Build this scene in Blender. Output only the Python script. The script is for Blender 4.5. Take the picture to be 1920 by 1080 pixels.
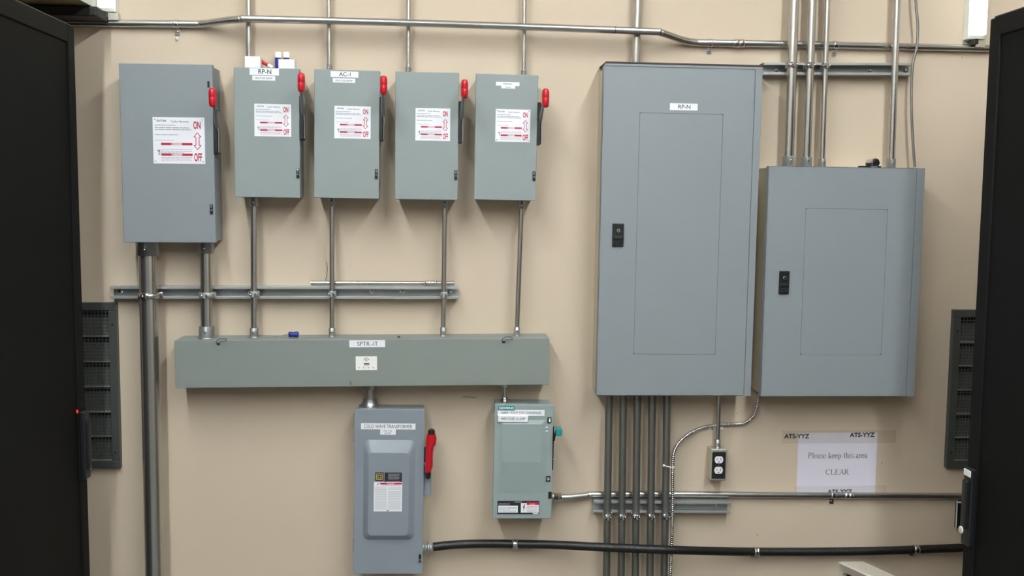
import bpy, bmesh, math, random
from mathutils import Vector, Matrix
random.seed(4)
PI = math.pi
for o in list(bpy.data.objects): bpy.data.objects.remove(o)
SC = bpy.context.scene
COL = SC.collection

# ---------------------------------------------------------------- camera, world, exposure
F, DIST, EYE = 1850.0, 3.3, 1.6
YAW, PITCH, ROLL = math.radians(3.85), math.radians(5.12), math.radians(-0.55)
def _basis():
    cy, sy = math.cos(YAW), math.sin(YAW); cp, sp = math.cos(PITCH), math.sin(PITCH); cr, sr = math.cos(ROLL), math.sin(ROLL)
    Ry = Matrix(((cy, 0, sy), (0, 1, 0), (-sy, 0, cy)))
    Rx = Matrix(((1, 0, 0), (0, cp, sp), (0, -sp, cp)))
    Rz = Matrix(((cr, -sr, 0), (sr, cr, 0), (0, 0, 1)))
    return Ry @ Rx @ Rz
_M = _basis()
def _b(v): return Vector((v[0], v[2], -v[1]))
RIGHT, DOWN, FWD = (_b(_M @ Vector(a)) for a in ((1, 0, 0), (0, 1, 0), (0, 0, 1)))
cam = bpy.data.cameras.new('camera'); cam_o = bpy.data.objects.new('camera', cam); COL.objects.link(cam_o)
cam.sensor_width = 36; cam.lens = F / 1920 * 36; cam.clip_start = 0.05; cam.clip_end = 50
m = Matrix.Identity(4)
for i, v in enumerate((RIGHT, -DOWN, -FWD)):
    for j in range(3): m[j][i] = v[j]
m.translation = (0, -DIST, EYE)
cam_o.matrix_world = m
SC.camera = cam_o
SC.view_settings.view_transform = 'Standard'; SC.view_settings.look = 'None'
SC.view_settings.gamma = 1; SC.view_settings.use_curve_mapping = False
SC.view_settings.exposure = 1.12
world = bpy.data.worlds.new('world'); SC.world = world; world.use_nodes = True
world.node_tree.nodes['Background'].inputs[0].default_value = (0.95, 0.98, 1.0, 1)
world.node_tree.nodes['Background'].inputs[1].default_value = 0.10
STRIP_POWER = 52.0
STRIPS = ((-1.05, 1.0), (1.26, 1.0))          # x of the two rows of strip lights
STRIP_Z = 3.75

def W(px, py, d=0.0):
    """point of the photograph, on the plane that lies d in front of the wall"""
    r = RIGHT * ((px - 960) / F) + DOWN * ((py - 540) / F) + FWD
    t = (DIST - d) / r.y
    return Vector((0, -DIST, EYE)) + r * t

# ---------------------------------------------------------------- materials
def lin(c):
    c /= 255.0
    return c / 12.92 if c <= 0.04045 else ((c + 0.055) / 1.055) ** 2.4
def mat(name, rgb, rough=0.5, metal=0.0, bump=0.0, bscale=200.0, mottle=0.0, mscale=8.0, spec=0.5, emit=0.0, alpha=1.0, stretch=None):
    m = bpy.data.materials.new(name); m.use_nodes = True
    nt = m.node_tree; b = nt.nodes['Principled BSDF']
    col = (lin(rgb[0]), lin(rgb[1]), lin(rgb[2]), 1)
    b.inputs['Base Color'].default_value = col
    b.inputs['Roughness'].default_value = rough; b.inputs['Metallic'].default_value = metal
    b.inputs['Specular IOR Level'].default_value = spec; b.inputs['Alpha'].default_value = alpha
    if emit: b.inputs['Emission Color'].default_value = col; b.inputs['Emission Strength'].default_value = emit
    tc = nt.nodes.new('ShaderNodeTexCoord'); src = tc.outputs['Object']
    if stretch:
        mp = nt.nodes.new('ShaderNodeMapping'); mp.inputs['Scale'].default_value = stretch
        nt.links.new(src, mp.inputs['Vector']); src = mp.outputs['Vector']
    if mottle:
        n = nt.nodes.new('ShaderNodeTexNoise'); n.inputs['Scale'].default_value = mscale; n.inputs['Detail'].default_value = 6
        nt.links.new(src, n.inputs['Vector'])
        mx = nt.nodes.new('ShaderNodeMix'); mx.data_type = 'RGBA'
        mx.inputs[6].default_value = [x * (1 - mottle) for x in col[:3]] + [1]
        mx.inputs[7].default_value = [min(1, x * (1 + mottle)) for x in col[:3]] + [1]
        nt.links.new(n.outputs['Fac'], mx.inputs[0]); nt.links.new(mx.outputs[2], b.inputs['Base Color'])
        if metal > .5:
            mr = nt.nodes.new('ShaderNodeMapRange'); mr.inputs['To Min'].default_value = rough - .03; mr.inputs['To Max'].default_value = rough + .04
            nt.links.new(n.outputs['Fac'], mr.inputs['Value']); nt.links.new(mr.outputs[0], b.inputs['Roughness'])
    if bump:
        n2 = nt.nodes.new('ShaderNodeTexNoise'); n2.inputs['Scale'].default_value = bscale; n2.inputs['Detail'].default_value = 3
        nt.links.new(src, n2.inputs['Vector'])
        bp = nt.nodes.new('ShaderNodeBump'); bp.inputs['Strength'].default_value = bump; bp.inputs['Distance'].default_value = 0.001
        nt.links.new(n2.outputs['Fac'], bp.inputs['Height']); nt.links.new(bp.outputs[0], b.inputs['Normal'])
    return m
def perforated(name, rgb, hole, pitch):
    """black door skin with rows of small round holes"""
    m = mat(name, rgb, 0.75, spec=.2)
    nt = m.node_tree; b = nt.nodes['Principled BSDF']
    tc = nt.nodes.new('ShaderNodeTexCoord'); sp = nt.nodes.new('ShaderNodeSeparateXYZ'); nt.links.new(tc.outputs['Object'], sp.inputs[0])
    def mth(op, a, bb=None):
        n = nt.nodes.new('ShaderNodeMath'); n.operation = op
        for i, v in enumerate((a, bb)):
            if v is None: continue
            if isinstance(v, (int, float)): n.inputs[i].default_value = v
            else: nt.links.new(v, n.inputs[i])
        return n.outputs[0]
    u = mth('MULTIPLY', sp.outputs['Y'], 1 / pitch); v = mth('MULTIPLY', sp.outputs['Z'], 1 / pitch)
    row = mth('MODULO', mth('FLOOR', v), 2); u = mth('ADD', u, mth('MULTIPLY', row, .5))
    fu = mth('SUBTRACT', mth('FRACT', u), .5); fv = mth('SUBTRACT', mth('FRACT', v), .5)
    r = mth('SQRT', mth('ADD', mth('POWER', fu, 2), mth('POWER', fv, 2)))
    k = mth('LESS_THAN', r, .36)
    mx = nt.nodes.new('ShaderNodeMix'); mx.data_type = 'RGBA'
    mx.inputs[6].default_value = (lin(rgb[0]), lin(rgb[1]), lin(rgb[2]), 1); mx.inputs[7].default_value = (lin(hole[0]), lin(hole[1]), lin(hole[2]), 1)
    nt.links.new(k, mx.inputs[0]); nt.links.new(mx.outputs[2], b.inputs['Base Color'])
    return m

M = dict(
    wall=mat('beige_wall_paint', (200, 184, 162), 0.75, bump=0.25, bscale=260, mottle=0.035, mscale=3.0),
    floor=mat('grey_floor_tile', (84, 82, 78), 0.4, mottle=.08),
    ceiling=mat('ceiling_paint', (190, 184, 172), 0.8),
    eaton=mat('grey_green_enamel', (136, 146, 144), 0.5, bump=.12, bscale=420, mottle=.03, mscale=14),
    eaton_blue=mat('blue_grey_enamel', (130, 138, 141), 0.5, bump=.12, bscale=420, mottle=.03, mscale=14),
    trough=mat('green_grey_enamel', (127, 134, 129), 0.5, bump=.12, bscale=420, mottle=.03, mscale=9),
    panel=mat('panelboard_grey_enamel', (133, 140, 143), 0.45, bump=.1, bscale=420, mottle=.025, mscale=6),
    square=mat('slate_blue_enamel', (130, 139, 146), 0.3, bump=.1, bscale=420, mottle=.03, mscale=12),
    siemens=mat('pale_green_grey_enamel', (142, 156, 154), 0.4, bump=.1, bscale=420, mottle=.03, mscale=12),
    galv=mat('galvanised_sheet', (205, 202, 186), 0.38, 0.75, mottle=.06, mscale=30),
    emt=mat('galvanised_conduit', (190, 190, 186), 0.27, 0.95),
    dullemt=mat('weathered_conduit', (128, 129, 124), 0.42, 0.8, mottle=.08, mscale=20),
    fitting=mat('cast_zinc_fitting', (158, 160, 158), 0.36, 0.85, mottle=.05, mscale=60),
    strut=mat('galvanised_strut', (176, 180, 178), 0.42, 0.6, mottle=.06, mscale=50),
    zinc=mat('bright_zinc', (205, 205, 205), 0.2, 1.0),
    dark=mat('black_plastic', (22, 24, 25), 0.4),
    rubber=mat('black_liquidtight_jacket', (20, 20, 19), 0.42, bump=.3, bscale=60, mottle=.15, mscale=30),
    red=mat('red_plastic', (190, 20, 36), 0.3),
    teal=mat('teal_plastic', (30, 140, 140), 0.35),
    white=mat('white_label', (232, 234, 238), 0.5),
    paper=mat('white_paper', (216, 212, 222), 0.7),
    card=mat('white_card', (236, 236, 230), 0.6),
    lampwhite=mat('white_lamp_housing', (225, 230, 220), 0.45),
    tape=mat('clear_tape', (190, 175, 150), 0.4, alpha=.06),
    ink=mat('black_ink', (30, 30, 34), 0.6),
    grey_ink=mat('grey_ink', (150, 152, 160), 0.6),
    red_ink=mat('red_ink', (184, 28, 62), 0.5),
    pink_ink=mat('pink_ink', (214, 140, 156), 0.5),
    teal_ink=mat('teal_ink', (40, 128, 132), 0.5),
    mint_ink=mat('mint_ink', (190, 232, 226), 0.5),
    gold=mat('gold_ink', (196, 176, 96), 0.5),
    blue=mat('blue_plastic', (30, 44, 130), 0.35),
    seam=mat('shadow_gap', (62, 68, 74), 0.8),
    rust=mat('dark_brown_edge', (58, 46, 42), 0.6),
    socket=mat('white_receptacle', (236, 236, 238), 0.35),
    vent=mat('dark_bronze_vent', (78, 82, 78), 0.42, 0.4),
    ventback=mat('duct_interior', (20, 20, 20), 0.9),
    rack=mat('black_rack_steel', (8, 9, 8), 0.7, spec=.25, bump=.1, bscale=300),
    rackrim=mat('grey_rack_rim', (58, 58, 58), 0.5),
    perf=perforated('perforated_black_steel', (13, 15, 13), (2, 3, 2), 0.0075),
    beige=mat('beige_monitor_plastic', (168, 162, 148), 0.5, bump=.15, bscale=600),
    glass=mat('dark_screen_glass', (28, 32, 30), 0.12),
    olive=mat('olive_tray_paint', (140, 128, 84), 0.6),
    palegrey=mat('pale_grey_paint', (196, 202, 192), 0.5),
    cable=mat('black_cable_jacket', (14, 14, 14), 0.6),
    wood=mat('grey_laminate', (120, 118, 112), 0.5),
    redlamp=mat('red_indicator', (200, 20, 40), 0.4, emit=.5),
    tube=mat('lit_diffuser', (245, 250, 255), 0.4, emit=STRIP_POWER),
    softlamp=mat('lit_lamp_lens', (250, 252, 248), 0.4, emit=.7),
)

# ---------------------------------------------------------------- mesh helper
_text_cache = {}
def text_mesh(s, bold):
    if (s, bold) in _text_cache: return _text_cache[(s, bold)]
    cu = bpy.data.curves.new('t', 'FONT'); cu.body = s; cu.resolution_u = 3; cu.offset = bold
    o = bpy.data.objects.new('t', cu); COL.objects.link(o)
    bpy.context.view_layer.update()
    me = o.to_mesh()
    vs = [v.co.copy() for v in me.vertices]; fs = [tuple(p.vertices) for p in me.polygons]
    o.to_mesh_clear(); bpy.data.objects.remove(o); bpy.data.curves.remove(cu)
    _text_cache[(s, bold)] = (vs, fs)
    return vs, fs

class MB:
    def __init__(s): s.bm = bmesh.new(); s.mats = []
    def mi(s, m):
        if m not in s.mats: s.mats.append(m)
        return s.mats.index(m)
    def box(s, x0, x1, y0, y1, z0, z1, m, bev=0.0, seg=2):
        g = bmesh.new()
        bmesh.ops.create_cube(g, size=1)
        for v in g.verts: v.co = Vector(((x0 + x1) / 2 + v.co.x * abs(x1 - x0), (y0 + y1) / 2 + v.co.y * abs(y1 - y0), (z0 + z1) / 2 + v.co.z * abs(z1 - z0)))
        if bev: bmesh.ops.bevel(g, geom=list(g.edges), offset=bev, segments=seg, affect='EDGES', profile=.5)
        s._join(g, m)
        return s
    def _join(s, g, m, smooth=False, mx=None):
        k = s.mi(m); mp = {}
        for v in g.verts: mp[v] = s.bm.verts.new(mx @ v.co if mx else v.co)
        for f in g.faces:
            try: nf = s.bm.faces.new([mp[v] for v in f.verts])
            except ValueError: continue
            nf.material_index = k; nf.smooth = smooth or f.smooth
        g.free()
    def poly(s, pts, m):
        f = s.bm.faces.new([s.bm.verts.new(p) for p in pts]); f.material_index = s.mi(m)
        return s
    def rings(s, rings, m, closed=True, caps=True, smooth=True):
        k = s.mi(m)
        R = [[s.bm.verts.new(p) for p in r] for r in rings]
        n = len(R[0])
        for a, b in zip(R, R[1:]):
            for i in range(n if closed else n - 1):
                f = s.bm.faces.new((a[i], a[(i + 1) % n], b[(i + 1) % n], b[i])); f.material_index = k; f.smooth = smooth
        if caps:
            for r, rev in ((rings[0], True), (rings[-1], False)):
                c = [s.bm.verts.new(p) for p in (reversed(r) if rev else r)]
                f = s.bm.faces.new(c); f.material_index = k
        return s
    def tube(s, pts, r, m, seg=16, caps=True):
        pts = [Vector(p) for p in pts]; rs = r if isinstance(r, (list, tuple)) else [r] * len(pts)
        T = []
        for i in range(len(pts)):
            a = pts[max(0, i - 1)]; b = pts[min(len(pts) - 1, i + 1)]; T.append((b - a).normalized())
        ref = Vector((0, 1, 0)) if abs(T[0].y) < .9 else Vector((1, 0, 0))
        n = T[0].cross(ref).normalized(); out = []
        for p, t, rr in zip(pts, T, rs):
            n = (n - t * n.dot(t)).normalized(); b = t.cross(n)
            out.append([p + (n * math.cos(2 * PI * i / seg) + b * math.sin(2 * PI * i / seg)) * rr for i in range(seg)])
        return s.rings(out, m, caps=caps)
    def lathe(s, p0, ax, prof, m, seg=16):
        """prof: (distance along ax, radius) pairs"""
        ax = Vector(ax).normalized(); p0 = Vector(p0)
        ref = Vector((0, 0, 1)) if abs(ax.z) < .9 else Vector((1, 0, 0))
        n = ax.cross(ref).normalized(); b = ax.cross(n)
        return s.rings([[p0 + ax * h + (n * math.cos(2 * PI * i / seg) + b * math.sin(2 * PI * i / seg)) * max(r, 1e-4) for i in range(seg)] for h, r in prof], m, smooth=seg > 8)
    def rect(s, x0, x1, z0, z1, y, m, t=0.0004):
        """thin plate facing the room, its front at -y"""
        return s.box(x0, x1, -y, -y + t, z0, z1, m)
    def flat(s, x0, x1, z0, z1, y, m):
        return s.poly([(x0, -y, z0), (x1, -y, z0), (x1, -y, z1), (x0, -y, z1)], m)
    def text(s, t, x0, x1, z0, z1, y, m, bold=0.0):
        vs, fs = text_mesh(t, bold)
        a, b = min(v.x for v in vs), max(v.x for v in vs); c, d = min(v.y for v in vs), max(v.y for v in vs)
        k = s.mi(m)
        V = [s.bm.verts.new((x0 + (v.x - a) / (b - a) * (x1 - x0), -y, z0 + (v.y - c) / (d - c) * (z1 - z0))) for v in vs]
        for f in fs:
            try: nf = s.bm.faces.new([V[i] for i in f]); nf.material_index = k
            except ValueError: pass
        return s
    def lines(s, x0, x1, z, h, y, m, n=6, seed=0):
        """one line of unreadable small print: word-length dashes"""
        r = random.Random(seed); x = x0
        while x < x1 - .001:
            w = min(r.uniform(.4, 1.6) * (x1 - x0) / n, x1 - x)
            s.flat(x, x + w, z, z + h, y, m); x += w + (x1 - x0) * .018
        return s
    def build(s, name, parent=None, world=True, mx=None, recalc=False):
        if recalc: bmesh.ops.recalc_face_normals(s.bm, faces=s.bm.faces)
        me = bpy.data.meshes.new(name)
        if mx: bmesh.ops.transform(s.bm, matrix=mx, verts=s.bm.verts)
        o = bpy.data.objects.new(name, me); COL.objects.link(o)
        if parent:
            o.parent = parent
            if world:
                q = parent
                off = Vector((0, 0, 0))
                while q: off += q.location; q = q.parent
                bmesh.ops.translate(s.bm, vec=-off, verts=s.bm.verts)
        elif world:
            xs = [v.co for v in s.bm.verts]
            lo = Vector([min(v[i] for v in xs) for i in range(3)]); hi = Vector([max(v[i] for v in xs) for i in range(3)])
            c = Vector(((lo.x + hi.x) / 2, (lo.y + hi.y) / 2, lo.z))
            bmesh.ops.translate(s.bm, vec=-c, verts=s.bm.verts); o.location = c
        s.bm.to_mesh(me); s.bm.free()
        for m_ in s.mats: me.materials.append(M[m_])
        return o
def thing(name, label, cat, loc, ang=0.0, group=None):
    o = bpy.data.objects.new(name, None); COL.objects.link(o); o.location = loc; o.rotation_euler = (0, ang, 0)
    o.empty_display_size = .05
    return tag(o, label, cat, group)
def tag(o, label, cat, group=None, kind=None):
    o['label'] = label; o['category'] = cat
    if group: o['group'] = group
    if kind: o['kind'] = kind
    return o
def struct(o, label=None):
    o['kind'] = 'structure'
    if label: o['label'] = label
    return o
def smooth_path(pts, n=10):
    """Catmull-Rom through the points"""
    P = [Vector(p) for p in pts]; P = [P[0] * 2 - P[1]] + P + [P[-1] * 2 - P[-2]]; out = []
    for i in range(1, len(P) - 2):
        for k in range(n):
            t = k / n
            out.append(.5 * ((2 * P[i]) + (P[i + 1] - P[i - 1]) * t + (2 * P[i - 1] - 5 * P[i] + 4 * P[i + 1] - P[i + 2]) * t * t + (3 * P[i] - P[i - 1] - 3 * P[i + 1] + P[i + 2]) * t ** 3))
    out.append(P[-2]); return out
def rrect(x0, x1, z0, z1, r, y, n=5):
    out = []
    for cx, cz, a in ((x1 - r, z1 - r, 0), (x0 + r, z1 - r, 90), (x0 + r, z0 + r, 180), (x1 - r, z0 + r, 270)):
        for i in range(n + 1):
            t = math.radians(a + 90 * i / n); out.append(Vector((cx + r * math.cos(t), -y, cz + r * math.sin(t))))
    return out

class Frame:
    """rectangle fitted to four photo corners (tl, tr, br, bl) on the plane d in front of the wall; local x right, z up from its lower edge"""
    def __init__(s, tl, tr, br, bl, d):
        P = [W(*p, d) for p in (tl, tr, br, bl)]
        s.d = d
        s.w = ((P[1] - P[0]).length + (P[2] - P[3]).length) / 2; s.h = ((P[0] - P[3]).length + (P[1] - P[2]).length) / 2
        u = (P[1] - P[0]) + (P[2] - P[3]); v = (P[0] - P[3]) + (P[1] - P[2])
        a1 = math.atan2(u.z, u.x); a2 = math.atan2(-v.x, v.z); s.a = (a1 + a2) / 2
        c = (P[0] + P[1] + P[2] + P[3]) / 4
        s.u = Vector((math.cos(s.a), 0, math.sin(s.a))); s.v = Vector((-math.sin(s.a), 0, math.cos(s.a)))
        b = c - s.v * (s.h / 2); s.o = Vector((b.x, 0, b.z))
    def L(s, px, py, d=None):
        p = W(px, py, s.d if d is None else d) - s.o
        return p.dot(s.u), p.dot(s.v)
    def R(s, x0, y0, x1, y1, d=None):
        """photo rectangle -> local x0, x1, z0, z1"""
        a = s.L(x0, y1, d); b = s.L(x1, y0, d); c = s.L(x0, y0, d); e = s.L(x1, y1, d)
        return (a[0] + c[0]) / 2, (b[0] + e[0]) / 2, (a[1] + e[1]) / 2, (b[1] + c[1]) / 2
    def root(s, name, label, cat, group=None): return thing(name, label, cat, s.o, -s.a, group)

# ================================================================ THE ROOM
rx0, rx1, ry, rz = -4.2, 4.6, -11.0, 4.1
wb = struct(MB().box(rx0, rx1, 0, .12, 0, rz, 'wall').build('wall_back'))
struct(MB().box(rx0, rx1, ry, .12, -.1, 0, 'floor').build('floor'))
struct(MB().box(rx0, rx1, ry, .12, rz, rz + .1, 'ceiling').build('ceiling'))
struct(MB().box(rx0 - .12, rx0, ry, .12, 0, rz, 'wall').build('wall_left'))
struct(MB().box(rx1, rx1 + .12, ry, .12, 0, rz, 'wall').build('wall_right'))
# pencil dash and small scuffs on the paint
mk = MB()
for pts in (((867, 744), (880, 744.5), (892, 746)), ((657, 722), (658, 716), (656, 713))):
    mk.tube([W(x, y, .0006) for x, y in pts], .0007, 'ink', 6)
sc = MB().tube([W(x, y, .0006) for x, y in ((867, 744), (880, 744.3), (888, 746), (892, 745))], .0008, 'ink', 6).build('pencil_mark', wb)
mk.bm.free()
for px, py in ((1340, 760), (1382, 775), (1653, 868), (1420, 1003), (1804, 108)):
    p = W(px, py, 0)
    MB().lathe((p.x, 0, p.z), (0, -1, 0), ((0, .0018), (.0005, .0015)), 'rust', 8).build('scuff_mark', wb)
# skirting along the foot of the wall
struct(MB().box(rx0, rx1, -.012, 0, 0, .1, 'dark').build('baseboard_back'))

# ---- two rows of strip lights on the ceiling, running out from the wall
for x, k in STRIPS:
    side = 'left' if x < 0 else 'right'
    t = thing('strip_light', f'long fluorescent strip light hung over the {side} row of racks', 'ceiling light', (x, -3.6, STRIP_Z - .05), 0, 'strip lights over the racks')
    MB().box(x - .08, x + .08, -8.0, -1.15, STRIP_Z, STRIP_Z + .07, 'lampwhite', .004).build('housing', t)
    MB().box(x - .035, x + .035, -7.95, -1.2, STRIP_Z - .05, STRIP_Z, 'tube', .01).build('diffuser', t)
    for yy in (-1.5, -3.6, -5.7, -7.8):
        MB().tube([(x, yy, STRIP_Z + .07), (x, yy, rz)], .006, 'zinc', 8).build('hanger_rod', t)

# ================================================================ ENCLOSURES
def connector_px(): pass

# ---- the five fused safety switches with red handles
def warning_label(f, x0, x1, z0, z1, y, parent, rivets, seed):
    w, h = x1 - x0, z1 - z0
    mb = MB().rect(x0, x1, z0, z1, y, 'white', .0006)
    e = y + .0003
    X = lambda t: x0 + w * t
    Z = lambda t: z1 - h * t
    mb.text('EATON', X(.08), X(.26), Z(.10), Z(.055), e, 'ink', .02)
    mb.text('Cutler-Hammer', X(.35), X(.70), Z(.11), Z(.065), e, 'ink', .0)
    for i, (a, b, zz) in enumerate(((.04, .44, .18), (.04, .70, .235), (.04, .74, .275), (.04, .48, .385))):
        mb.lines(X(a), X(b), Z(zz), h * .017, e, 'grey_ink', 7, seed + i)
    mb.lines(X(.04), X(.4), Z(.50), h * .010, e, 'grey_ink', 7, seed + 8)
    for zz in (.60, .83):
        mb.flat(X(.155), X(.345), Z(zz), Z(zz - .05), e, 'red_ink'); mb.flat(X(.565), X(.76), Z(zz), Z(zz - .05), e, 'red_ink')
        mb.flat(X(.345), X(.565), Z(zz), Z(zz - .05), e, 'pink_ink')
        mb.text('DANGER', X(.39), X(.55), Z(zz - .005), Z(zz - .045), e + .0002, 'white', .02)
    for i, (a, b, zz) in enumerate(((.15, .75, .70), (.15, .75, .735), (.15, .6, .77), (.15, .75, .875), (.15, .72, .905), (.15, .76, .94))):
        mb.lines(X(a), X(b), Z(zz), h * .010, e, 'grey_ink' if i != 5 else 'pink_ink', 9, seed + 20 + i)
    # small grey flame-and-hand pictogram left of the lower bar
    for a, b, c, d in ((.095, .135, .76, .70), (.105, .135, .81, .77), (.075, .10, .73, .71)): mb.flat(X(a), X(b), Z(c), Z(d), e, 'grey_ink')
    mb.text('ON', X(.785), X(.925), Z(.25), Z(.08), e, 'red_ink', .03)
    mb.text('OFF', X(.79), X(.945), Z(.95), Z(.765), e, 'red_ink', .03)
    # outlined double-headed arrow
    cx = .86
    arrow = [(0, .33), (.07, .42), (.03, .42), (.03, .60), (.07, .60), (0, .69), (-.07, .60), (-.03, .60), (-.03, .42), (-.07, .42)]
    for i in range(len(arrow)):
        a = Vector((X(cx + arrow[i][0]), Z(arrow[i][1]))); b = Vector((X(cx + arrow[(i + 1) % 10][0]), Z(arrow[(i + 1) % 10][1])))
        n = (b - a).normalized(); n = Vector((-n.y, n.x)) * w * .007
        mb.poly([(a.x + n.x, -e, a.y + n.y), (a.x - n.x, -e, a.y - n.y), (b.x - n.x, -e, b.y - n.y), (b.x + n.x, -e, b.y + n.y)], 'red_ink')
    if rivets:
        for a, b in ((.04, .05), (.96, .05), (.04, .95), (.96, .95)):
            mb.lathe((X(a), -y, Z(b)), (0, -1, 0), ((0, .0022), (.0008, .0018)), 'grey_ink', 8)
    o = mb.build('warning_label', parent, world=False); o['label'] = 'white warning label with red ON and OFF and a double arrow'
    return o
def door_latch(f, px, py, parent, h=.03):
    x, z = f.L(px, py); y = f.d
    mb = MB().box(x - .005, x + .004, -y - .004, -y, z - h / 2, z + h / 2, 'dark', .001)
    mb.lathe((x, -y - .003, z - h * .12), (0, -1, 0), ((0, .0038), (.004, .0035), (.005, .002)), 'zinc', 12)
    mb.box(x - .0035, x + .0025, -y - .005, -y - .003, z + h * .12, z + h * .42, 'zinc', .0006)
    mb.build('door_latch', parent, world=False)
def sheet_box(f, parent, m, lip=.004, door_y=None, bodyname='enclosure', doorname='door', inset=.004, bm='box'):
    """back-box and a folded door whose returned edges wrap over it"""
    w, h, d = f.w, f.h, f.d
    mb = MB().box(-w / 2 + inset, w / 2 - inset, -d + .012, 0, inset, h - inset, m, .0015)
    for sx in (-1, 1):    # hinge-side and latch-side seam welds
        for zz in (.12, .88): mb.box(sx * (w / 2 - inset) - .0012, sx * (w / 2 - inset) + .0012, -.012, -.001, h * zz - .012, h * zz + .012, m, .0005)
    mb.build(bodyname, parent, world=False)
    MB().box(-w / 2, w / 2, -d, -d + .022, 0, h, m, .0022, 3).build(doorname, parent, world=False)
def name_label(f, rect, txt, parent, tr=(.12, .88, .22, .78), bold=.0, second=None, name='name_label', m='white', ink='ink'):
    x0, x1, z0, z1 = f.R(*rect); y = f.d + .0006
    mb = MB().rect(x0, x1, z0, z1, y, m, .0006)
    if txt:
        mb.text(txt, x0 + (x1 - x0) * tr[0], x0 + (x1 - x0) * tr[1], z0 + (z1 - z0) * tr[2], z0 + (z1 - z0) * tr[3], y + .0003, ink, bold)
    else:
        mb.lines(x0 + (x1 - x0) * .3, x0 + (x1 - x0) * .68, z0 + (z1 - z0) * .35, (z1 - z0) * .28, y + .0003, 'grey_ink', 4, 5)
    o = mb.build(name, parent, world=False)
    return o
def red_handle(f, parent, kx, ky, zt, zb):
    """side-mounted operating lever: gear plate on the right side, arm coming forward, red grip"""
    w, d = f.w, f.d
    zk = f.L(kx, ky, d + .079)[1]; z0 = f.L(kx, zb)[1]; z1 = f.L(kx, zt)[1]
    xs = w / 2 - .004
    MB().box(xs, xs + .003, -d + .004, -.03, z0 - .012, z1 + .012, 'eaton', .001).build('side_plate', parent, world=False)
    mb = MB()
    mb.box(xs + .003, xs + .0145, -d - .002, -d + .045, z0, z1, 'dark', .0015)
    mb.box(xs + .003, xs + .014, -d + .008, -d + .03, (z0 + z1) / 2 - .012, (z0 + z1) / 2 + .012, 'dark', .002)
    mb.lathe((xs + .006, -d + .012, z0 + .022), (1, 0, 0), ((0, .006), (.008, .006), (.009, .004)), 'zinc', 12)
    mb.lathe((xs + .006, -d + .012, z0 + .006), (1, 0, 0), ((0, .004), (.007, .004)), 'zinc', 10)
    mb.build('operating_mechanism', parent, world=False)
    # guard flange standing a little off the side
    MB().box(xs + .0165, xs + .019, -d + .0, -d + .03, z0 + .004, z1 - .004, 'fitting', .0008).build('guard_flange', parent, world=False)
    a = Vector((xs + .013, -d + .012, (z0 + z1) / 2)); b = Vector((xs + .0185, -d - .062, zk - .01))
    n = 8
    lev = MB().tube([a.lerp(b, i / n) + Vector((0, 0, .006 * math.sin(PI * i / n))) for i in range(n + 1)], [.006 - .001 * i / n for i in range(n + 1)], 'fitting', 10)
    lv = lev.build('lever', parent, world=False)
    x = xs + .0207; y = -d - .079
    rg = []
    for t, s in ((0, .5), (.03, .74), (.09, .89), (.18, .97), (.32, 1), (.46, 1), (.48, .975), (.52, .975), (.54, 1), (.68, 1), (.82, .97), (.91, .89), (.97, .74), (1, .5)):    # rounded oblong grip
        z = zk - .029 + .058 * t
        rg.append([Vector((x + .0115 * s * math.cos(2 * PI * k / 16), y + .016 * s * math.sin(2 * PI * k / 16), z)) for k in range(16)])
    g = MB().rings(rg, 'red')
    o = g.build('grip', lv, world=False); o['label'] = 'red plastic grip'
switches = [
 ('large grey safety switch at far left, red grip and no name tag', ((222, 117), (397, 122), (406, 455), (232, 455)), (287, 220, 384, 307), (397.5, 183), (205, 288), (397, 392), 'eaton_blue', True, 12),
 ('grey safety switch tagged RP-N with small cartons on its top', ((437, 124), (560, 130), (564, 371), (441, 370)), (477, 195, 546, 256), (563, 155), (180, 262), (559, 325), 'eaton', False, 40),
 ('grey safety switch tagged AC-1, middle of the upper row', ((588, 128), (712, 134), (711, 373), (590, 371)), (627, 199, 695, 260), (714.5, 160), (182, 264), (706, 326), 'eaton', False, 70),
 ('grey safety switch with bare top and no name tag, fourth from left', ((741, 133), (861, 137), (858, 375), (741, 374)), (779, 203, 844, 264), (869, 167), (190, 268), (855, 328), 'eaton', False, 90),
 ('grey safety switch nearest the tall panel, two blank-looking strips above its warning label', ((893, 137), (1010, 141), (1004, 376), (888, 375)), (929, 205, 994, 266), (1022, 184), (192, 272), (1001.5, 330), 'eaton', True, 120)]
SW = []
for lab, c, wl, knob, mech, latch, m_, riv, seed in switches:
    f = Frame(*c, .115); r = f.root('safety_switch', lab, 'electrical box', 'fused safety switches in the upper row')
    sheet_box(f, r, m_)
    warning_label(f, *f.R(*wl), f.d + .0006, r, riv, seed)
    door_latch(f, *latch, r)
    red_handle(f, r, *knob, *mech)
    SW.append((f, r))
f, r = SW[0]
x, z = f.L(391, 158)     # little dark eyelet above the grip
MB().box(x - .003, x + .003, -f.d - .003, -f.d, z - .010, z + .010, 'dark', .001).build('padlock_eyelet', r, world=False)
f, r = SW[1]; name_label(f, (468, 128, 523, 141), 'RP-N', r, (.30, .74, .18, .84), .01)
name_label(f, (473, 142, 516, 151), 'MAX FUSE 60AMP', r, (.12, .88, .28, .68))
f, r = SW[2]; name_label(f, (620, 134, 672, 145), 'AC-1', r, (.30, .72, .18, .86), .01)
name_label(f, (624, 147, 666, 155), 'MAX FUSE 60AMP', r, (.12, .88, .28, .68))
f, r = SW[4]; name_label(f, (930, 154, 974, 161), '', r); name_label(f, (940, 161, 966, 166), '', r)

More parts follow.
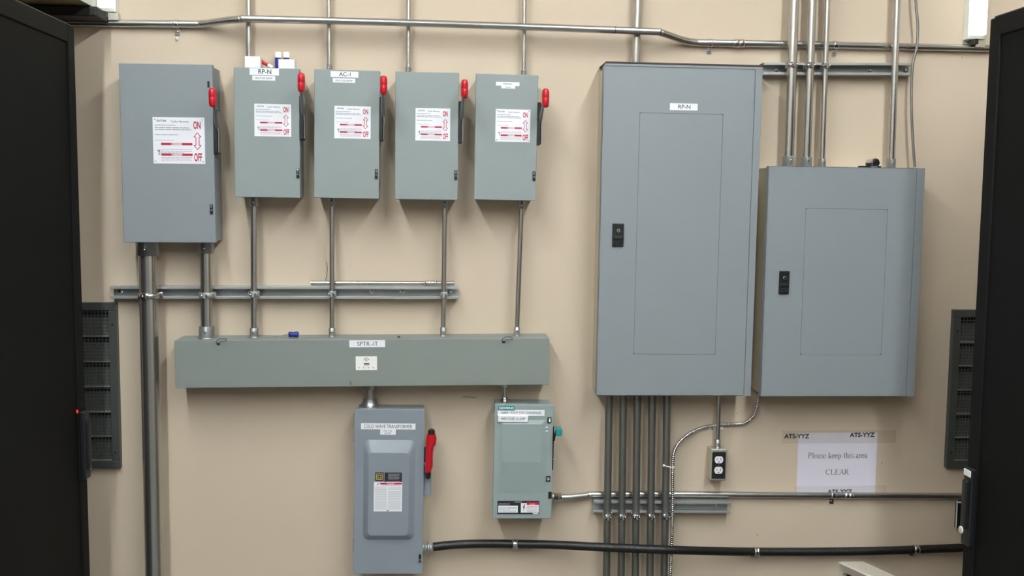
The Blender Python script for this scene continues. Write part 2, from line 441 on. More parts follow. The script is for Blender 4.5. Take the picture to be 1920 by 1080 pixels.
# ---- the long wiring trough
f = Frame((326, 638), (1031, 633), (1029, 722), (330, 728), .115)
tr = f.root('wiring_trough', 'long grey horizontal wiring trough tagged SPTR.-IT below the strut', 'wireway'); TR = f
MB().box(-f.w / 2 + .001, f.w / 2 - .001, -f.d + .004, 0, .001, f.h - .001, 'trough', .0012).build('trough_body', tr, world=False)
cv = MB().box(-f.w / 2, f.w / 2, -f.d, -f.d + .003, .001, f.h - .002, 'trough', .001).build('front_cover', tr, world=False)
for px, py in ((410, 640), (945, 638)):      # bent wire hasps at the top edge
    x, z = f.L(px, py); z = f.h
    mb = MB().tube(smooth_path([(x - .004, -f.d - .001, z - .012), (x - .006, -f.d - .006, z - .004), (x + .003, -f.d - .004, z + .003), (x + .022, -f.d - .003, z + .004), (x + .026, -f.d - .008, z - .001), (x + .004, -f.d - .008, z - .006)], 6), .0009, 'dark', 6)
    mb.box(x - .006, x + .004, -f.d - .0015, -f.d, z - .016, z - .010, 'dark')
    mb.build('cover_hasp', tr, world=False)
x, z = f.L(747, 634)
MB().lathe((x, -f.d + .03, f.h), (0, 0, 1), ((-.001, .004), (.003, .004), (.005, .002)), 'rust', 10).build('cover_screw', tr, world=False)
x, z = f.L(657, 717)
MB().tube([(x - .002, -f.d - .0006, z - .006), (x, -f.d - .0006, z + .006), (x + .004, -f.d - .0006, z - .007)], .0007, 'ink', 6).build('ink_mark', cv, world=False)
name_label(f, (655, 638, 722, 651), 'SPTR.-IT', tr, (.22, .80, .2, .8), .0)
x0, x1, z0, z1 = f.R(667, 668, 707, 694); y = f.d + .0006
mb = MB().rect(x0, x1, z0, z1, y, 'card', .0006); e = y + .0003; w, h = x1 - x0, z1 - z0
def ring(cx, cz, rx, rz, t, m, n=4, a0=0):
    P = [(cx + rx * math.cos(a0 + 2 * PI * i / n), cz + rz * math.sin(a0 + 2 * PI * i / n)) for i in range(n)]
    Q = [(cx + (rx - t) * math.cos(a0 + 2 * PI * i / n), cz + (rz - t * rz / rx) * math.sin(a0 + 2 * PI * i / n)) for i in range(n)]
    for i in range(n):
        j = (i + 1) % n; mb.poly([(P[i][0], -e, P[i][1]), (P[j][0], -e, P[j][1]), (Q[j][0], -e, Q[j][1]), (Q[i][0], -e, Q[i][1])], m)
ring(x0 + w * .5, z1 - h * .22, w * .13, h * .15, w * .03, 'ink')
mb.text('UL', x0 + w * .45, x0 + w * .55, z1 - h * .26, z1 - h * .18, e, 'ink', .01)
mb.box(x0 + w * .38, x0 + w * .64, -e, -e + .0001, z1 - h * .64, z1 - h * .60, 'ink'); mb.lines(x0 + w * .38, x0 + w * .64, z1 - h * .57, h * .08, e, 'ink', 3, 3)
for k in range(4): mb.flat(x0 + w * (.12 + .22 * k), x0 + w * (.19 + .22 * k), z1 - h * .84, z1 - h * .80, e, 'ink')
mb.build('inspection_sticker', tr, world=False)

# ---- slate blue disconnect, bottom centre
f = Frame((665, 767), (798, 768), (791, 1076), (662, 1077), .105); CW = f
cw = f.root('disconnect_switch', 'tall slate grey disconnect switch tagged COLD WAVE TRANSFORMER', 'electrical box')
sheet_box(f, cw, 'square', inset=.006)
def P4(x0, x1, y0, y1): return f.R(x0, y0, x1, y1)
lv = [((681, 825, 778, 1012), .0, .018), ((684, 829, 775, 1009), .003, .018), ((688.5, 843, 769.5, 1004), .0135, .016), ((691.5, 847, 766.5, 1001), .016, .013)]
rs = []
for (a, b, c, d_), up, rad in lv:
    x0, x1, z0, z1 = f.R(a, b, c, d_); rs.append(rrect(x0, x1, z0, z1, rad, f.d + up, 6))
MB().rings(rs, 'square', caps=True).build('raised_door_panel', cw, world=False)
FX = f.d + .0166
def RR(f, x0, y0, x1, y1, d): return f.R(x0, y0, x1, y1, d)
x0, x1, z0, z1 = f.R(701, 886, 754, 959, FX)
h = z1 - z0; w = x1 - x0
mb = MB().rect(x0, x1, z0, z0 + h * .755, FX, 'white', .0006)
e = FX + .0003; X = lambda t: x0 + w * t; Z = lambda t: z1 - h * t
mb.rect(X(.04), X(.34), Z(.215), Z(.0), FX, 'ink', .0006); mb.rect(X(.37), X(.985), Z(.24), Z(0), FX, 'ink', .0006)
for a, b in ((.09, .06), (.13, .115)):   # nested square emblem
    s2 = a
    def sq(cx, cz, r_, t_):
        for p in (((cx - r_), (cx + r_), cz + r_ - t_, cz + r_), ((cx - r_), (cx + r_), cz - r_, cz - r_ + t_), (cx - r_, cx - r_ + t_, cz - r_, cz + r_), (cx + r_ - t_, cx + r_, cz - r_, cz + r_)):
            mb.flat(*p, e, 'gold')
sq(X(.19), Z(.107), w * .115, w * .026); sq(X(.19), Z(.107), w * .062, w * .026)
for i in range(6): mb.lines(X(.5), X(.93 - .03 * (i % 3)), Z(.045 + .026 * i), h * .012, e, 'grey_ink', 5, i)
mb.lines(X(.44), X(.93), Z(.232), h * .012, e, 'pink_ink', 5, 9)
mb.flat(X(.22), X(.985), Z(.305), Z(.262), e, 'red_ink'); mb.text('DANGER', X(.48), X(.72), Z(.299), Z(.268), e + .0002, 'white', .01)
mb.lines(X(.3), X(.9), Z(.335), h * .008, e, 'pink_ink', 5, 31)
for i in range(22):
    mb.lines(X(.04), X(.46), Z(.38 + i * .027), h * .007, e, 'grey_ink', 5, i + 50)
    if not 2 < i < 4: mb.lines(X(.5), X(.96), Z(.38 + i * .027), h * .007, e, 'grey_ink', 5, i + 80)
mb.poly([(X(a), -e, Z(b)) for a, b in ((.15, .265), (.11, .305), (.135, .305), (.10, .35), (.17, .295), (.145, .295), (.17, .265))], 'red_ink'); mb.flat(X(.46), X(.53), Z(.985), Z(.965), e, 'ink')
mb.build('warning_label', cw, world=False)
name_label(f, (677, 794, 779, 805), 'COLD WAVE TRANSFORMER', cw, (.055, .94, .2, .8), .0)
x0, x1, z0, z1 = f.R(713, 805, 742, 815); y = f.d + .0006; e = y + .0003; w, h = x1 - x0, z1 - z0
MB().rect(x0, x1, z0, z1, y, 'white', .0006).text('MAX FUSE', x0 + w * .22, x0 + w * .76, z0 + h * .58, z0 + h * .85, e, 'ink').text('60 AMP', x0 + w * .28, x0 + w * .70, z0 + h * .15, z0 + h * .42, e, 'ink').build('fuse_label', cw, world=False)
for py in (818, 1025):
    x, z = f.L(662, py); MB().box(-f.w / 2 - .003, -f.w / 2 + .002, -f.d + .004, -f.d + .02, z - .018, z + .018, 'square', .001).build('hinge', cw, world=False)
x, z = f.L(787, 1046)
MB().box(x - .003, x + .004, -f.d - .005, -f.d, z - .013, z + .013, 'dark', .001).lathe((x, -f.d - .004, z - .004), (0, -1, 0), ((0, .0035), (.004, .003)), 'zinc', 10).build('door_latch', cw, world=False)
# big red handle on its right side
xs = f.w / 2
zt = f.L(806, 803, f.d)[1]; zb = f.L(806, 882, f.d)[1]; zp = f.L(803, 932, f.d)[1]
def sq_ring(cx, cy, cz, rx, ry_): return [Vector((cx + rx * math.cos(2 * PI * k / 14), cy + ry_ * math.sin(2 * PI * k / 14), cz)) for k in range(14)]
MB().box(xs - .004, xs + .024, -f.d + .012, -f.d + .05, zp, zb + .01, 'square', .002).build('handle_bracket', cw, world=False)
hd = MB()
hh = zt - zb
prof = [(0, .010, -.004), (.12, .0125, .0), (.45, .0125, .0), (.62, .0135, .002), (.66, .0175, .004), (.82, .0175, .006), (.92, .0145, .006), (.97, .012, .006)]
hd.rings([sq_ring(xs + .0165 + o, -f.d - .012 - .01 * t, zb + hh * t * .98, r_, .018) for t, r_, o in prof[:7]], 'red')
hl = hd.build('switch_handle', cw, world=False); hl['label'] = 'red switch handle pointing up with black tip'
MB().rings([sq_ring(xs + .0225, -f.d - .02, zb + hh * t, r_, .015) for t, r_ in ((.86, .0115), (.98, .0115), (1.0, .008))], 'dark').build('handle_tip', hl, world=False)
MB().rings([sq_ring(xs + .0135, -f.d - .005, zb + hh * t, r_, .016) for t, r_ in ((-.16, .009), (.1, .011))], 'dark').box(xs + .0, xs + .007, -f.d - .006, -f.d + .03, zb + hh * .2, zb + hh * .52, 'dark', .002).build('handle_boot', hl, world=False)
# ---- pale green disconnect
f = Frame((926, 757.5), (1038, 760), (1035, 973), (925, 972), .115); SI = f
si = f.root('disconnect_switch', 'pale green disconnect switch tagged LIEBERT ROOF TOP CONDENSOR with teal handle', 'electrical box')
sheet_box(f, si, 'siemens', inset=.0055)
rs = []
for (a, b, c, d_), up, rad in (((935, 787, 1023, 925), 0, .006), ((936, 788, 1022, 922), .0006, .006), ((941, 794, 1015, 868), .006, .004), ((942, 795, 1014, 866), .0065, .003)):
    rs.append(rrect(*f.R(a, b, c, d_), rad, f.d + up, 4))
MB().rings(rs, 'siemens').build('raised_door_panel', si, world=False)
x0, x1, z0, z1 = f.R(934, 761, 965, 769.5)
MB().rect(x0, x1, z0, z1, f.d + .0006, 'teal_ink', .0006).text('SIEMENS', x0 + (x1 - x0) * .05, x1 - (x1 - x0) * .05, z0 + (z1 - z0) * .2, z1 - (z1 - z0) * .18, f.d + .0009, 'mint_ink', .03).build('maker_badge', si, world=False)
name_label(f, (933, 768.5, 1021, 779.5), 'LIEBERT ROOF TOP CONDENSOR', si, (.07, .93, .3, .7))
x0, x1, z0, z1 = f.R(934, 779, 990, 790); y = f.d + .0075
MB().rect(x0, x1, z0, z1, y, 'white', .0069).text('MAX FUSE 15 AMP', x0 + (x1 - x0) * .1, x0 + (x1 - x0) * .9, z0 + (z1 - z0) * .3, z0 + (z1 - z0) * .74, y + .0003, 'ink').build('fuse_label', si, world=False)
x, z = f.L(1030, 787.5)
MB().box(x - .0065, x + .0065, -f.d - .004, -f.d, z - .0095, z + .0095, 'dark', .001).box(x - .002, x + .0035, -f.d - .006, -f.d - .003, z - .006, z + .006, 'white', .0006).build('position_window', si, world=False)
mb = MB()
for py in (801, 808): x, z = f.L(1025, py); mb.box(x - .004, x + .004, -f.d - .0015, -f.d, z - .0013, z + .0013, 'white')
mb.build('slot_marks', si, world=False)
x, z = f.L(1027.5, 897.5)
MB().box(x - .0075, x + .0075, -f.d - .002, -f.d, z - .0095, z + .0095, 'dark', .001).lathe((x, -f.d - .002, z), (0, -1, 0), ((0, .006), (.003, .006), (.003, .0028), (.001, .0026)), 'zinc', 16).build('door_lock', si, world=False)
x, z = f.L(1031, 928)
MB().box(x - .0055, x + .0055, -f.d - .003, -f.d, z - .012, z + .012, 'dark', .0015).build('door_catch', si, world=False)
x0, x1, z0, z1 = f.R(932.5, 939, 1011, 964); y = f.d + .0006; e = y + .0003; w, h = x1 - x0, z1 - z0
X = lambda t: x0 + w * t; Z = lambda t: z1 - h * t
mb = MB().rect(x0, x1, z0, z1, y, 'ink', .0006)
mb.flat(X(.02), X(.49), Z(.88), Z(.36), e, 'white'); mb.flat(X(.56), X(.99), Z(.88), Z(.16), e, 'white'); mb.flat(X(.70), X(.99), Z(.3), Z(.08), e + .0001, 'red_ink')
mb.text('DANGER', X(.77), X(.9), Z(.28), Z(.2), e + .0002, 'white', .01)
mb.flat(X(.41), X(.58), Z(.12), Z(.05), e, 'grey_ink'); mb.flat(X(.85), X(.98), Z(.98), Z(.91), e, 'white')
for i in range(2): mb.lines(X(.03), X(.3), Z(.22 + .09 * i), h * .035, e, 'grey_ink', 4, i)
for i in range(5): mb.lines(X(.04), X(.30 + .15 * (i > 2)), Z(.48 + .09 * i), h * .025, e + .0001, 'grey_ink', 5, i + 6)
mb.lines(X(.27), X(.47), Z(.55), h * .03, e + .0001, 'ink', 3, 44)
for i in range(5): mb.lines(X(.71), X(.96), Z(.44 + .10 * i), h * .03, e + .0001, 'grey_ink' if i % 2 else 'pink_ink', 5, i + 16)
bolt = [(.635, .26), (.61, .52), (.63, .52), (.615, .76), (.66, .44), (.64, .44), (.655, .26)]
mb.poly([(X(a), -e - .0002, Z(b)) for a, b in bolt], 'ink')
mb.build('warning_label', si, world=False)
for py in (780, 944):
    x, z = f.L(924, py); MB().box(-f.w / 2 - .003, -f.w / 2 + .002, -f.d + .004, -f.d + .018, z - .012, z + .012, 'siemens', .001).build('hinge', si, world=False)
# teal handle
xs = f.w / 2 - .004; zk = f.L(1048, 809, f.d + .03)[1]; zb = f.L(1040, 882)[1]
MB().box(xs, xs + .006, -f.d + .0, -f.d + .035, zb, zk + .01, 'dark', .0015).lathe((xs + .003, -f.d + .01, zk - .045), (1, 0, 0), ((0, .004), (.006, .004)), 'zinc', 10).lathe((xs + .003, -f.d + .01, zk - .105), (1, 0, 0), ((0, .004), (.006, .004)), 'zinc', 10).build('operating_mechanism', si, world=False)
lv = MB().tube([(xs + .006, -f.d + .012, zk - .045), (xs + .007, -f.d - .005, zk - .02), (xs + .01, -f.d - .022, zk - .002)], .004, 'dark', 10).build('lever', si, world=False)
MB().box(xs + .008, xs + .027, -f.d - .045, -f.d - .012, zk - .013, zk + .013, 'teal', .004, 3).build('grip', lv, world=False)['label'] = 'teal plastic grip'

# ---- the two panelboards
def panelboard(c, d, label, seam, inner, latch, hood, nameplate):
    f = Frame(*c, d); r = f.root('panelboard', label, 'electrical panel')
    w, h = f.w, f.h
    MB().box(-w / 2 + .006, w / 2 - .006, -d + .012, -.0012, .004, h - .004, 'galv', .0015).build('back_box', r, world=False)
    sx = f.R(*seam)[0]; g = .0009
    # trim: hinged front with a folded edge; the seams are real gaps around each leaf
    ix0, ix1, iz0, iz1 = f.R(*inner)
    MB().box(-w / 2 + .001, w / 2 - .001, -d + .003, -d + .022, .001, h - .001, 'seam').build('cover_backing', r, world=False)
    mb = MB()
    mb.box(-w / 2, ix0 - g, -d, -d + .0035, 0, h, 'panel'); mb.box(ix1 + g, sx - g, -d, -d + .0035, 0, h, 'panel')
    mb.box(ix0 - g, ix1 + g, -d, -d + .0035, iz1 + g, h, 'panel'); mb.box(ix0 - g, ix1 + g, -d, -d + .0035, 0, iz0 - g, 'panel')
    mb.box(-w / 2 - .0006, -w / 2 + .0015, -d, -d + .024, 0, h, 'panel', .0004); mb.box(-w / 2, w / 2, -d, -d + .024, h - .0015, h + .0006, 'panel', .0004)
    mb.box(-w / 2, w / 2, -d, -d + .024, -.0006, .0015, 'panel', .0004)
    mb.build('front_cover', r, world=False)
    MB().box(sx + g, w / 2, -d, -d + .024, 0, h, 'panel', .0012).build('hinge_strip', r, world=False)
    rad = .006
    a = rrect(ix0, ix1, iz0, iz1, rad, d - .003, 4); b = rrect(ix0, ix1, iz0, iz1, rad, d - .0003, 4)
    dr = MB().rings([a, b], 'panel', smooth=False).build('door', r, world=False)
    x0, x1, z0, z1 = f.R(*latch); cx = (x0 + x1) / 2; hh = z1 - z0
    mb = MB().box(x0, x1, -d - .006, -d, z0, z1, 'dark', .002, 3)
    mb.box(x0 + .003, x1 - .003, -d - .009, -d - .004, z0 + hh * .30, z0 + hh * .44, 'dark', .0015)
    mb.box(x0 + .003, x1 - .003, -d - .0066, -d - .005, z0 + hh * .08, z0 + hh * .26, 'ventback')
    lt = mb.build('door_latch', r, world=False)
    MB().lathe((cx + .0005, -d - .005, z0 + hh * .69), (0, -1, 0), ((0, .0066), (.004, .0066), (.0048, .0055)), 'zinc', 20).box(cx - .001, cx + .002, -d - .0101, -d - .0095, z0 + hh * .66, z0 + hh * .72, 'dark').build('lock_cylinder', lt, world=False)
    for i, (u, v) in enumerate(((-1, .06), (-1, .36), (-1, .64), (-1, .93))):   # side screws
        MB().lathe((-w / 2 + .0, -d + .03, h * v), (-1, 0, 0), ((-.008, .003), (-.003, .003), (-.002, .002)), 'rust', 8).build('side_screw', r, world=False)
    return f, r
PA, pa = panelboard(((1132, 124), (1431, 130), (1407, 742), (1118, 741)), .135, 'tall grey panelboard tagged RP-N beside the upper row of switches', (1405, 200, 1406, 700), (1194, 213, 1348, 664), (1148, 419, 1169, 462), True, True)
f = PA
x0, x1, z0, z1 = f.R(1257, 194, 1308, 207)
name_label(f, (1256, 194, 1308, 207), 'RP-N', pa, (.30, .74, .22, .8), .005)
# drip hood along the top with its dark painted upper edge
MB().box(-f.w / 2 + .006, f.w / 2 - .001, -f.d - .0, -f.d + .03, f.h + .0006, f.h + .009, 'panel', .001).build('top_flange', pa, world=False)
o = MB().box(-f.w / 2 + .006, f.w / 2 + .001, -f.d - .002, -.0012, f.h + .009, f.h + .014, 'rust', .0008).build('top_edge_strip', pa, world=False); o['label'] = 'dark brown strip along the top edge'
PB, pb = panelboard(((1441, 312), (1735, 315), (1714, 744), (1427, 742)), .135, 'wide shorter grey panelboard on the right, above the paper notice', (1710, 330, 1711, 700), (1506, 392, 1658, 665), (1460, 508, 1479, 551), False, False)

# ================================================================ STRUTS
def strut(x0, x1, yt, yb, label, holes, name='strut_channel'):
    a = W(x0, (yt + yb) / 2, .041); b = W(x1, (yt[1] + yb[1]) / 2 if isinstance(yt, tuple) else (yt + yb) / 2, .041)
    return a, b
def strut_run(l, r, label, hh=.041, holes=(), piece=None):
    """U channel open to the room between photo points l and r (its centre line)"""
    a = W(*l, .041); b = W(*r, .041); L = (b - a).length; ang = math.atan2(b.z - a.z, b.x - a.x)
    t = thing('strut_channel', label, 'strut channel', (a.x, 0, a.z), -ang)
    k = hh / 2; th = .0025
    mb = MB()
    mb.box(0, L, -th, 0, -k, k, 'strut'); mb.box(0, L, -.041, -th, k - th, k, 'strut', .0006); mb.box(0, L, -.041, -th, -k, -k + th, 'strut', .0006)
    for s in (-1, 1):
        mb.box(0, L, -.0415, -.039, min(s * k, s * (k - .009)), max(s * k, s * (k - .009)), 'strut', .0008)
        mb.box(0, L, -.041, -.033, min(s * (k - .009), s * (k - .007)), max(s * (k - .009), s * (k - .007)), 'strut', .0004)
    mb.build('channel', t, world=False)
    for h_ in holes:
        x = (W(h_, l[1], .041) - a).length
        mb = MB().lathe((x, -th, 0), (0, -1, 0), ((0, .008), (.001, .008), (.0015, .005), (.006, .005), (.0065, .003)), 'zinc', 6)
        mb.build('wall_bolt', t, world=False)
    return t
strut_run((206, 548.5), (738, 549), 'long galvanised strut channel on the left, carrying five conduits', holes=(219, 462, 695))
strut_run((738, 549.5), (859, 549), 'short galvanised strut channel butted to the right end of the long one', holes=(753, 843))
strut_run((1432, 128.5), (1713, 129.5), 'galvanised strut channel at upper right behind three conduits', holes=(1463, 1640, 1707))
strut_run((1113, 950), (1370, 952), 'galvanised strut channel at lower right behind five grey conduits', holes=(1349,))

# ================================================================ CONDUITS
def tube_thing(name, label, cat, pts, r, group=None, m='emt', seg=20, conns=(), clamps=(), couplings=(), part='pipe'):
    """pts world; conns: indexes 0 / -1 that carry a set-screw connector; clamps: z or t positions along the run"""
    P = [Vector(p) for p in pts]
    lo = min(P, key=lambda v: v.z)
    t = thing(name, label, cat, (lo.x, 0, lo.z), 0, group)
    MB().tube(P, r, m, seg).build(part, t)
    for c in conns:
        e = P[0] if c == 0 else P[-1]; n = P[1] if c == 0 else P[-2]
        ax = (n - e).normalized(); k = r / .009
        L = .022 + r * .8
        mb = MB().lathe(e, ax, ((0, r * 1.45), (.0035, r * 1.45), (.0036, r * 1.25), (L, r * 1.25), (L + .001, r * 1.02)), 'fitting', 20)
        mb.lathe(e + ax * (L * .6) + Vector((0, -r * 1.2, 0)), (0, -1, 0), ((0, .0035), (.004, .0035), (.0045, .002)), 'zinc', 10)
        mb.build('connector', t)
    return t, P
def at(P, s):
    """point and direction at photo-free fraction s of a polyline"""
    L = [0]
    for a, b in zip(P, P[1:]): L.append(L[-1] + (b - a).length)
    d = s * L[-1]
    for i in range(len(P) - 1):
        if L[i + 1] >= d: return P[i].lerp(P[i + 1], (d - L[i]) / max(1e-9, L[i + 1] - L[i])), (P[i + 1] - P[i]).normalized()
    return P[-1], (P[-1] - P[-2]).normalized()
def strut_clamp(t, P, py, r, bright='zinc', drop=0):
    """two-piece strut clamp around a vertical pipe at photo height py"""
    best = min(((at(P, i / 200)) for i in range(201)), key=lambda q: abs(q[0].z - W(960 if False else 0, 0).z * 0 - W(PX(q[0]), py, -q[0].y).z))
    p, ax = best; w = .018
    mb = MB().lathe(p - ax * (w / 2), ax, ((0, r * 1.02), (.0, r * 1.16), (w, r * 1.16), (w, r * 1.02)), bright, 20)
    mb.box(p.x - .004, p.x + .004, p.y - r * 1.1 - .011, p.y - r * .9, p.z - w / 2, p.z + w / 2, bright, .001)
    mb.lathe((p.x - .009, p.y - r * 1.1 - .006, p.z), (1, 0, 0), ((0, .0045), (.004, .0045), (.004, .003), (.015, .003), (.015, .005), (.018, .005)), 'zinc', 10)
    for s in (-1, 1):
        mb.box(p.x + s * r * .9 - .002, p.x + s * r * 1.25 + .002, -.050, -.0395, p.z - w / 2, p.z + w / 2, bright, .001)
    mb.build('pipe_clamp', t)
def PX(p):
    v = p - Vector((0, -DIST, EYE)); return 960 + F * v.dot(RIGHT) / v.dot(FWD)
def coupling(t, P, s, r, L=.04):
    p, ax = at(P, s)
    mb = MB().lathe(p - ax * L / 2, ax, ((0, r * 1.03), (.001, r * 1.2), (L * .48, r * 1.2), (L * .5, r * 1.1), (L * .52, r * 1.2), (L - .001, r * 1.2), (L, r * 1.03)), 'zinc', 20)
    up = Vector((0, -1, 0))
    for q in (.22, .78): mb.lathe(p + ax * (L * (q - .5)) + up * r * 1.15, up, ((0, .003), (.003, .003)), 'zinc', 8)
    mb.build('coupling', t)
def one_hole_strap(t, P, s, r, tongue=-1, m='zinc', w=.016):
    p, ax = at(P, s)
    mb = MB().lathe(p - ax * w / 2, ax, ((0, r * 1.02), (0, r * 1.14), (w * .3, r * 1.2), (w * .5, r * 1.1), (w * .7, r * 1.2), (w, r * 1.14), (w, r * 1.02)), m, 20)
    z = p.z + tongue * (r + .011)
    mb.box(p.x - w / 2, p.x + w / 2, -.004, 0, z - .011, z + .011, m, .0012)
    mb.lathe((p.x, -.004, z - .001), (0, -1, 0), ((0, .005), (.003, .0045), (.0035, .002)), m, 10)
    mb.build('strap', t)

# below the row of switches, down to the trough
def vert(x0, y0, x1, y1, d, dend=None):
    return [W(x0, y0, d), W(x1, y1, d if dend is None else dend)]
def on_edge(P, z, i):
    """slide the end i of a straight run to height z"""
    a, b = P; t = (z - a.z) / (b.z - a.z); P[i] = a.lerp(b, t); return P
def top_of(f, x): return f.o.z + f.h + (x - f.o.x) * math.tan(f.a)
def bot_of(f, x): return f.o.z + (x - f.o.x) * math.tan(f.a)
g_low = 'conduits between the switches and the trough'
P = vert(277, 470, 290, 1080, .041 + .031); on_edge(P, bot_of(SW[0][0], P[0].x) + .003, 0); on_edge(P, .0, 1)
t, P = tube_thing('conduit', 'thickest galvanised conduit running from the large left switch to the floor', 'conduit', P, .0295, conns=(0,), seg=32)
strut_clamp(t, P, 553, .0295)
for (x0, x1, r, sw, lab, q) in ((385, 388, .020, 0, 'medium thick conduit from the large left switch down to the trough', 553), (476.5, 476.5, .0112, 1, 'conduit from the RP-N switch down to the trough', 551),
        (622.5, 622.5, .0086, 2, 'thin conduit from the AC-1 switch down to the trough', 551), (834, 831, .0086, 3, 'thin conduit crossing the short strut piece down to the trough', 552)):
    P = vert(x0, 380, x1, 628, .0425 + r); f = SW[sw][0]
    on_edge(P, bot_of(f, P[0].x) + .003, 0); on_edge(P, top_of(TR, P[1].x) - .001, 1)
    t, P = tube_thing('conduit', lab, 'conduit', P, r, g_low, conns=(0, 1))
    strut_clamp(t, P, q, r, 'strut')
P = vert(978, 380, 969, 628, .055); on_edge(P, bot_of(SW[4][0], P[0].x) + .003, 0); on_edge(P, top_of(TR, P[1].x) - .001, 1)
tube_thing('conduit', 'thin slightly leaning conduit right of the strut, down to the trough end', 'conduit', P, .0084, g_low, conns=(0, 1))
# above the switches
for (x0, x1, y1, r, sw, lab) in ((466, 467, 120, .0098, 1, 'conduit rising behind the white carton on the RP-N switch'), (616.5, 617.5, 128, .0076, 2, 'thin conduit rising from the top of the AC-1 switch'),
        (766, 765.5, 132, .0078, 3, 'thin conduit rising from the fourth switch'), (983, 982, 136, .0076, 4, 'thin conduit rising from the switch nearest the tall panel')):
    f = SW[sw][0]; P = vert(x0, 0, x1, y1, .028); on_edge(P, rz - .0, 0); on_edge(P, top_of(f, P[1].x) - .004, 1)
    tube_thing('conduit', lab, 'conduit', P, r, 'conduits rising from the switches', conns=(1,))
P = vert(1196, 0, 1192, 115, .030); on_edge(P, rz, 0); on_edge(P, top_of(PA, P[1].x) + .0135, 1)
tube_thing('conduit', 'thick conduit rising from the top of the tall panelboard', 'conduit', P, .0148)
for (x0, x1, r, lab, c) in ((1489, 1478.5, .0165, 'thickest of the four conduits rising from the right panelboard', 1), (1523, 1512, .0140, 'bright conduit, second from left above the right panelboard', 1),
        (1551.5, 1541.5, .0092, 'thin conduit, third from left above the right panelboard', 1), (1682, 1671, .0118, 'single bright conduit near the flexible cable above the right panelboard', 0)):
    P = vert(x0, 0, x1, 308, .043 + r); on_edge(P, rz, 0); on_edge(P, top_of(PB, P[1].x) + .0006, 1)
    t, P = tube_thing('conduit', lab, 'conduit', P, r, 'conduits rising from the right panelboard', conns=(1,))
    if c: strut_clamp(t, P, 122, r)
# five grey conduits below the tall panelboard
for i, (x0, x1) in enumerate(((1142, 1137), (1168.5, 1164.5), (1195, 1191), (1223, 1218.5), (1251, 1245.5))):
    P = vert(x0, 745, x1, 1080, .0425 + .0125); on_edge(P, bot_of(PA, P[0].x) + .003, 0); on_edge(P, 0, 1)
    names = ('leftmost of the five grey conduits below the tall panelboard', 'second from left of the five grey conduits below the tall panelboard', 'middle of the five grey conduits below the tall panelboard', 'fourth from left of the five grey conduits below the tall panelboard', 'rightmost of the five grey conduits, beside the ribbed cable')
    t, P = tube_thing('conduit', names[i], 'conduit', P, .0128, 'grey conduits below the tall panelboard', m='dullemt')
    strut_clamp(t, P, 966, .0128)
# long horizontal conduit across the top, bent out over the vertical ones
pts = [(-100, 39, .0135), (130, 42.5, .0135), (350, 45.3, .0135), (378, 44.6, .018), (400, 42, .032), (425, 38.4, .050), (450, 36.3, .060), (480, 35.9, .062), (700, 41, .062), (980, 50, .062), (1215, 59, .062), (1238, 61, .058), (1258, 67.5, .042), (1280, 75, .024), (1302, 79.3, .015), (1330, 80.5, .0135), (1480, 83, .0135), (1860, 91, .0135), (2000, 94, .0135)]
P = smooth_path([W(*p) for p in pts], 8)
t, P = tube_thing('conduit', 'long horizontal conduit crossing the whole wall near the top', 'conduit', P, .0118)
def frac(P, px):
    return min((i / 800 for i in range(801)), key=lambda s: abs(PX(at(P, s)[0]) - px))
for px in (330, 1331, 1567): one_hole_strap(t, P, frac(P, px), .0118, m='zinc')
coupling(t, P, frac(P, 1384), .0118, .036)
for px in (1152, 1240):
    p, ax = at(P, frac(P, px)); MB().lathe(p - ax * .001, ax, ((0, .0118), (0, .0122), (.002, .0122), (.002, .0118)), 'dark', 20).build('bend_mark', t)
p = W(331, 72, 0); MB().lathe((p.x, 0, p.z), (0.3, -1, -.3), ((-.003, .004), (.008, .0035), (.012, .0015)), 'card', 8).build('wall_plug', t)['label'] = 'white wall plug left below the strap'
# lower horizontal conduit from the green disconnect to the right
sz = SI
pts = [(1036, 932, .030), (1052, 932.5, .030), (1072, 932, .026), (1100, 929, .016), (1120, 927, .0128), (1270, 926.5, .0125), (1500, 928.5, .0125), (1810, 930, .0125), (2000, 931, .0125)]
P = smooth_path([W(*p) for p in pts], 8)
t, P = tube_thing('conduit', 'horizontal conduit running right from the green disconnect, under the paper notice', 'conduit', P, .0108)
p0 = P[0]; MB().lathe(p0, (1, 0, 0), ((0, .016), (.006, .016), (.006, .0135), (.03, .0135), (.031, .0115)), 'zinc', 16).lathe(p0 + Vector((.018, -.012, -.006)), (0, -1, -.4), ((0, .004), (.006, .004)), 'zinc', 8).build('connector', t)
one_hole_strap(t, P, frac(P, 1562), .0108); coupling(t, P, frac(P, 1590), .0108, .03)
# loose conduit lying on the left strut
P = [W(583, 530.5, .03), W(852, 531, .03)]; zz = W(583, 537, .041).z
t, P = tube_thing('conduit_offcut', 'short loose conduit lying on top of the left strut', 'conduit', P, .0072)
coupling(t, P, frac(P, 808), .0072, .04)
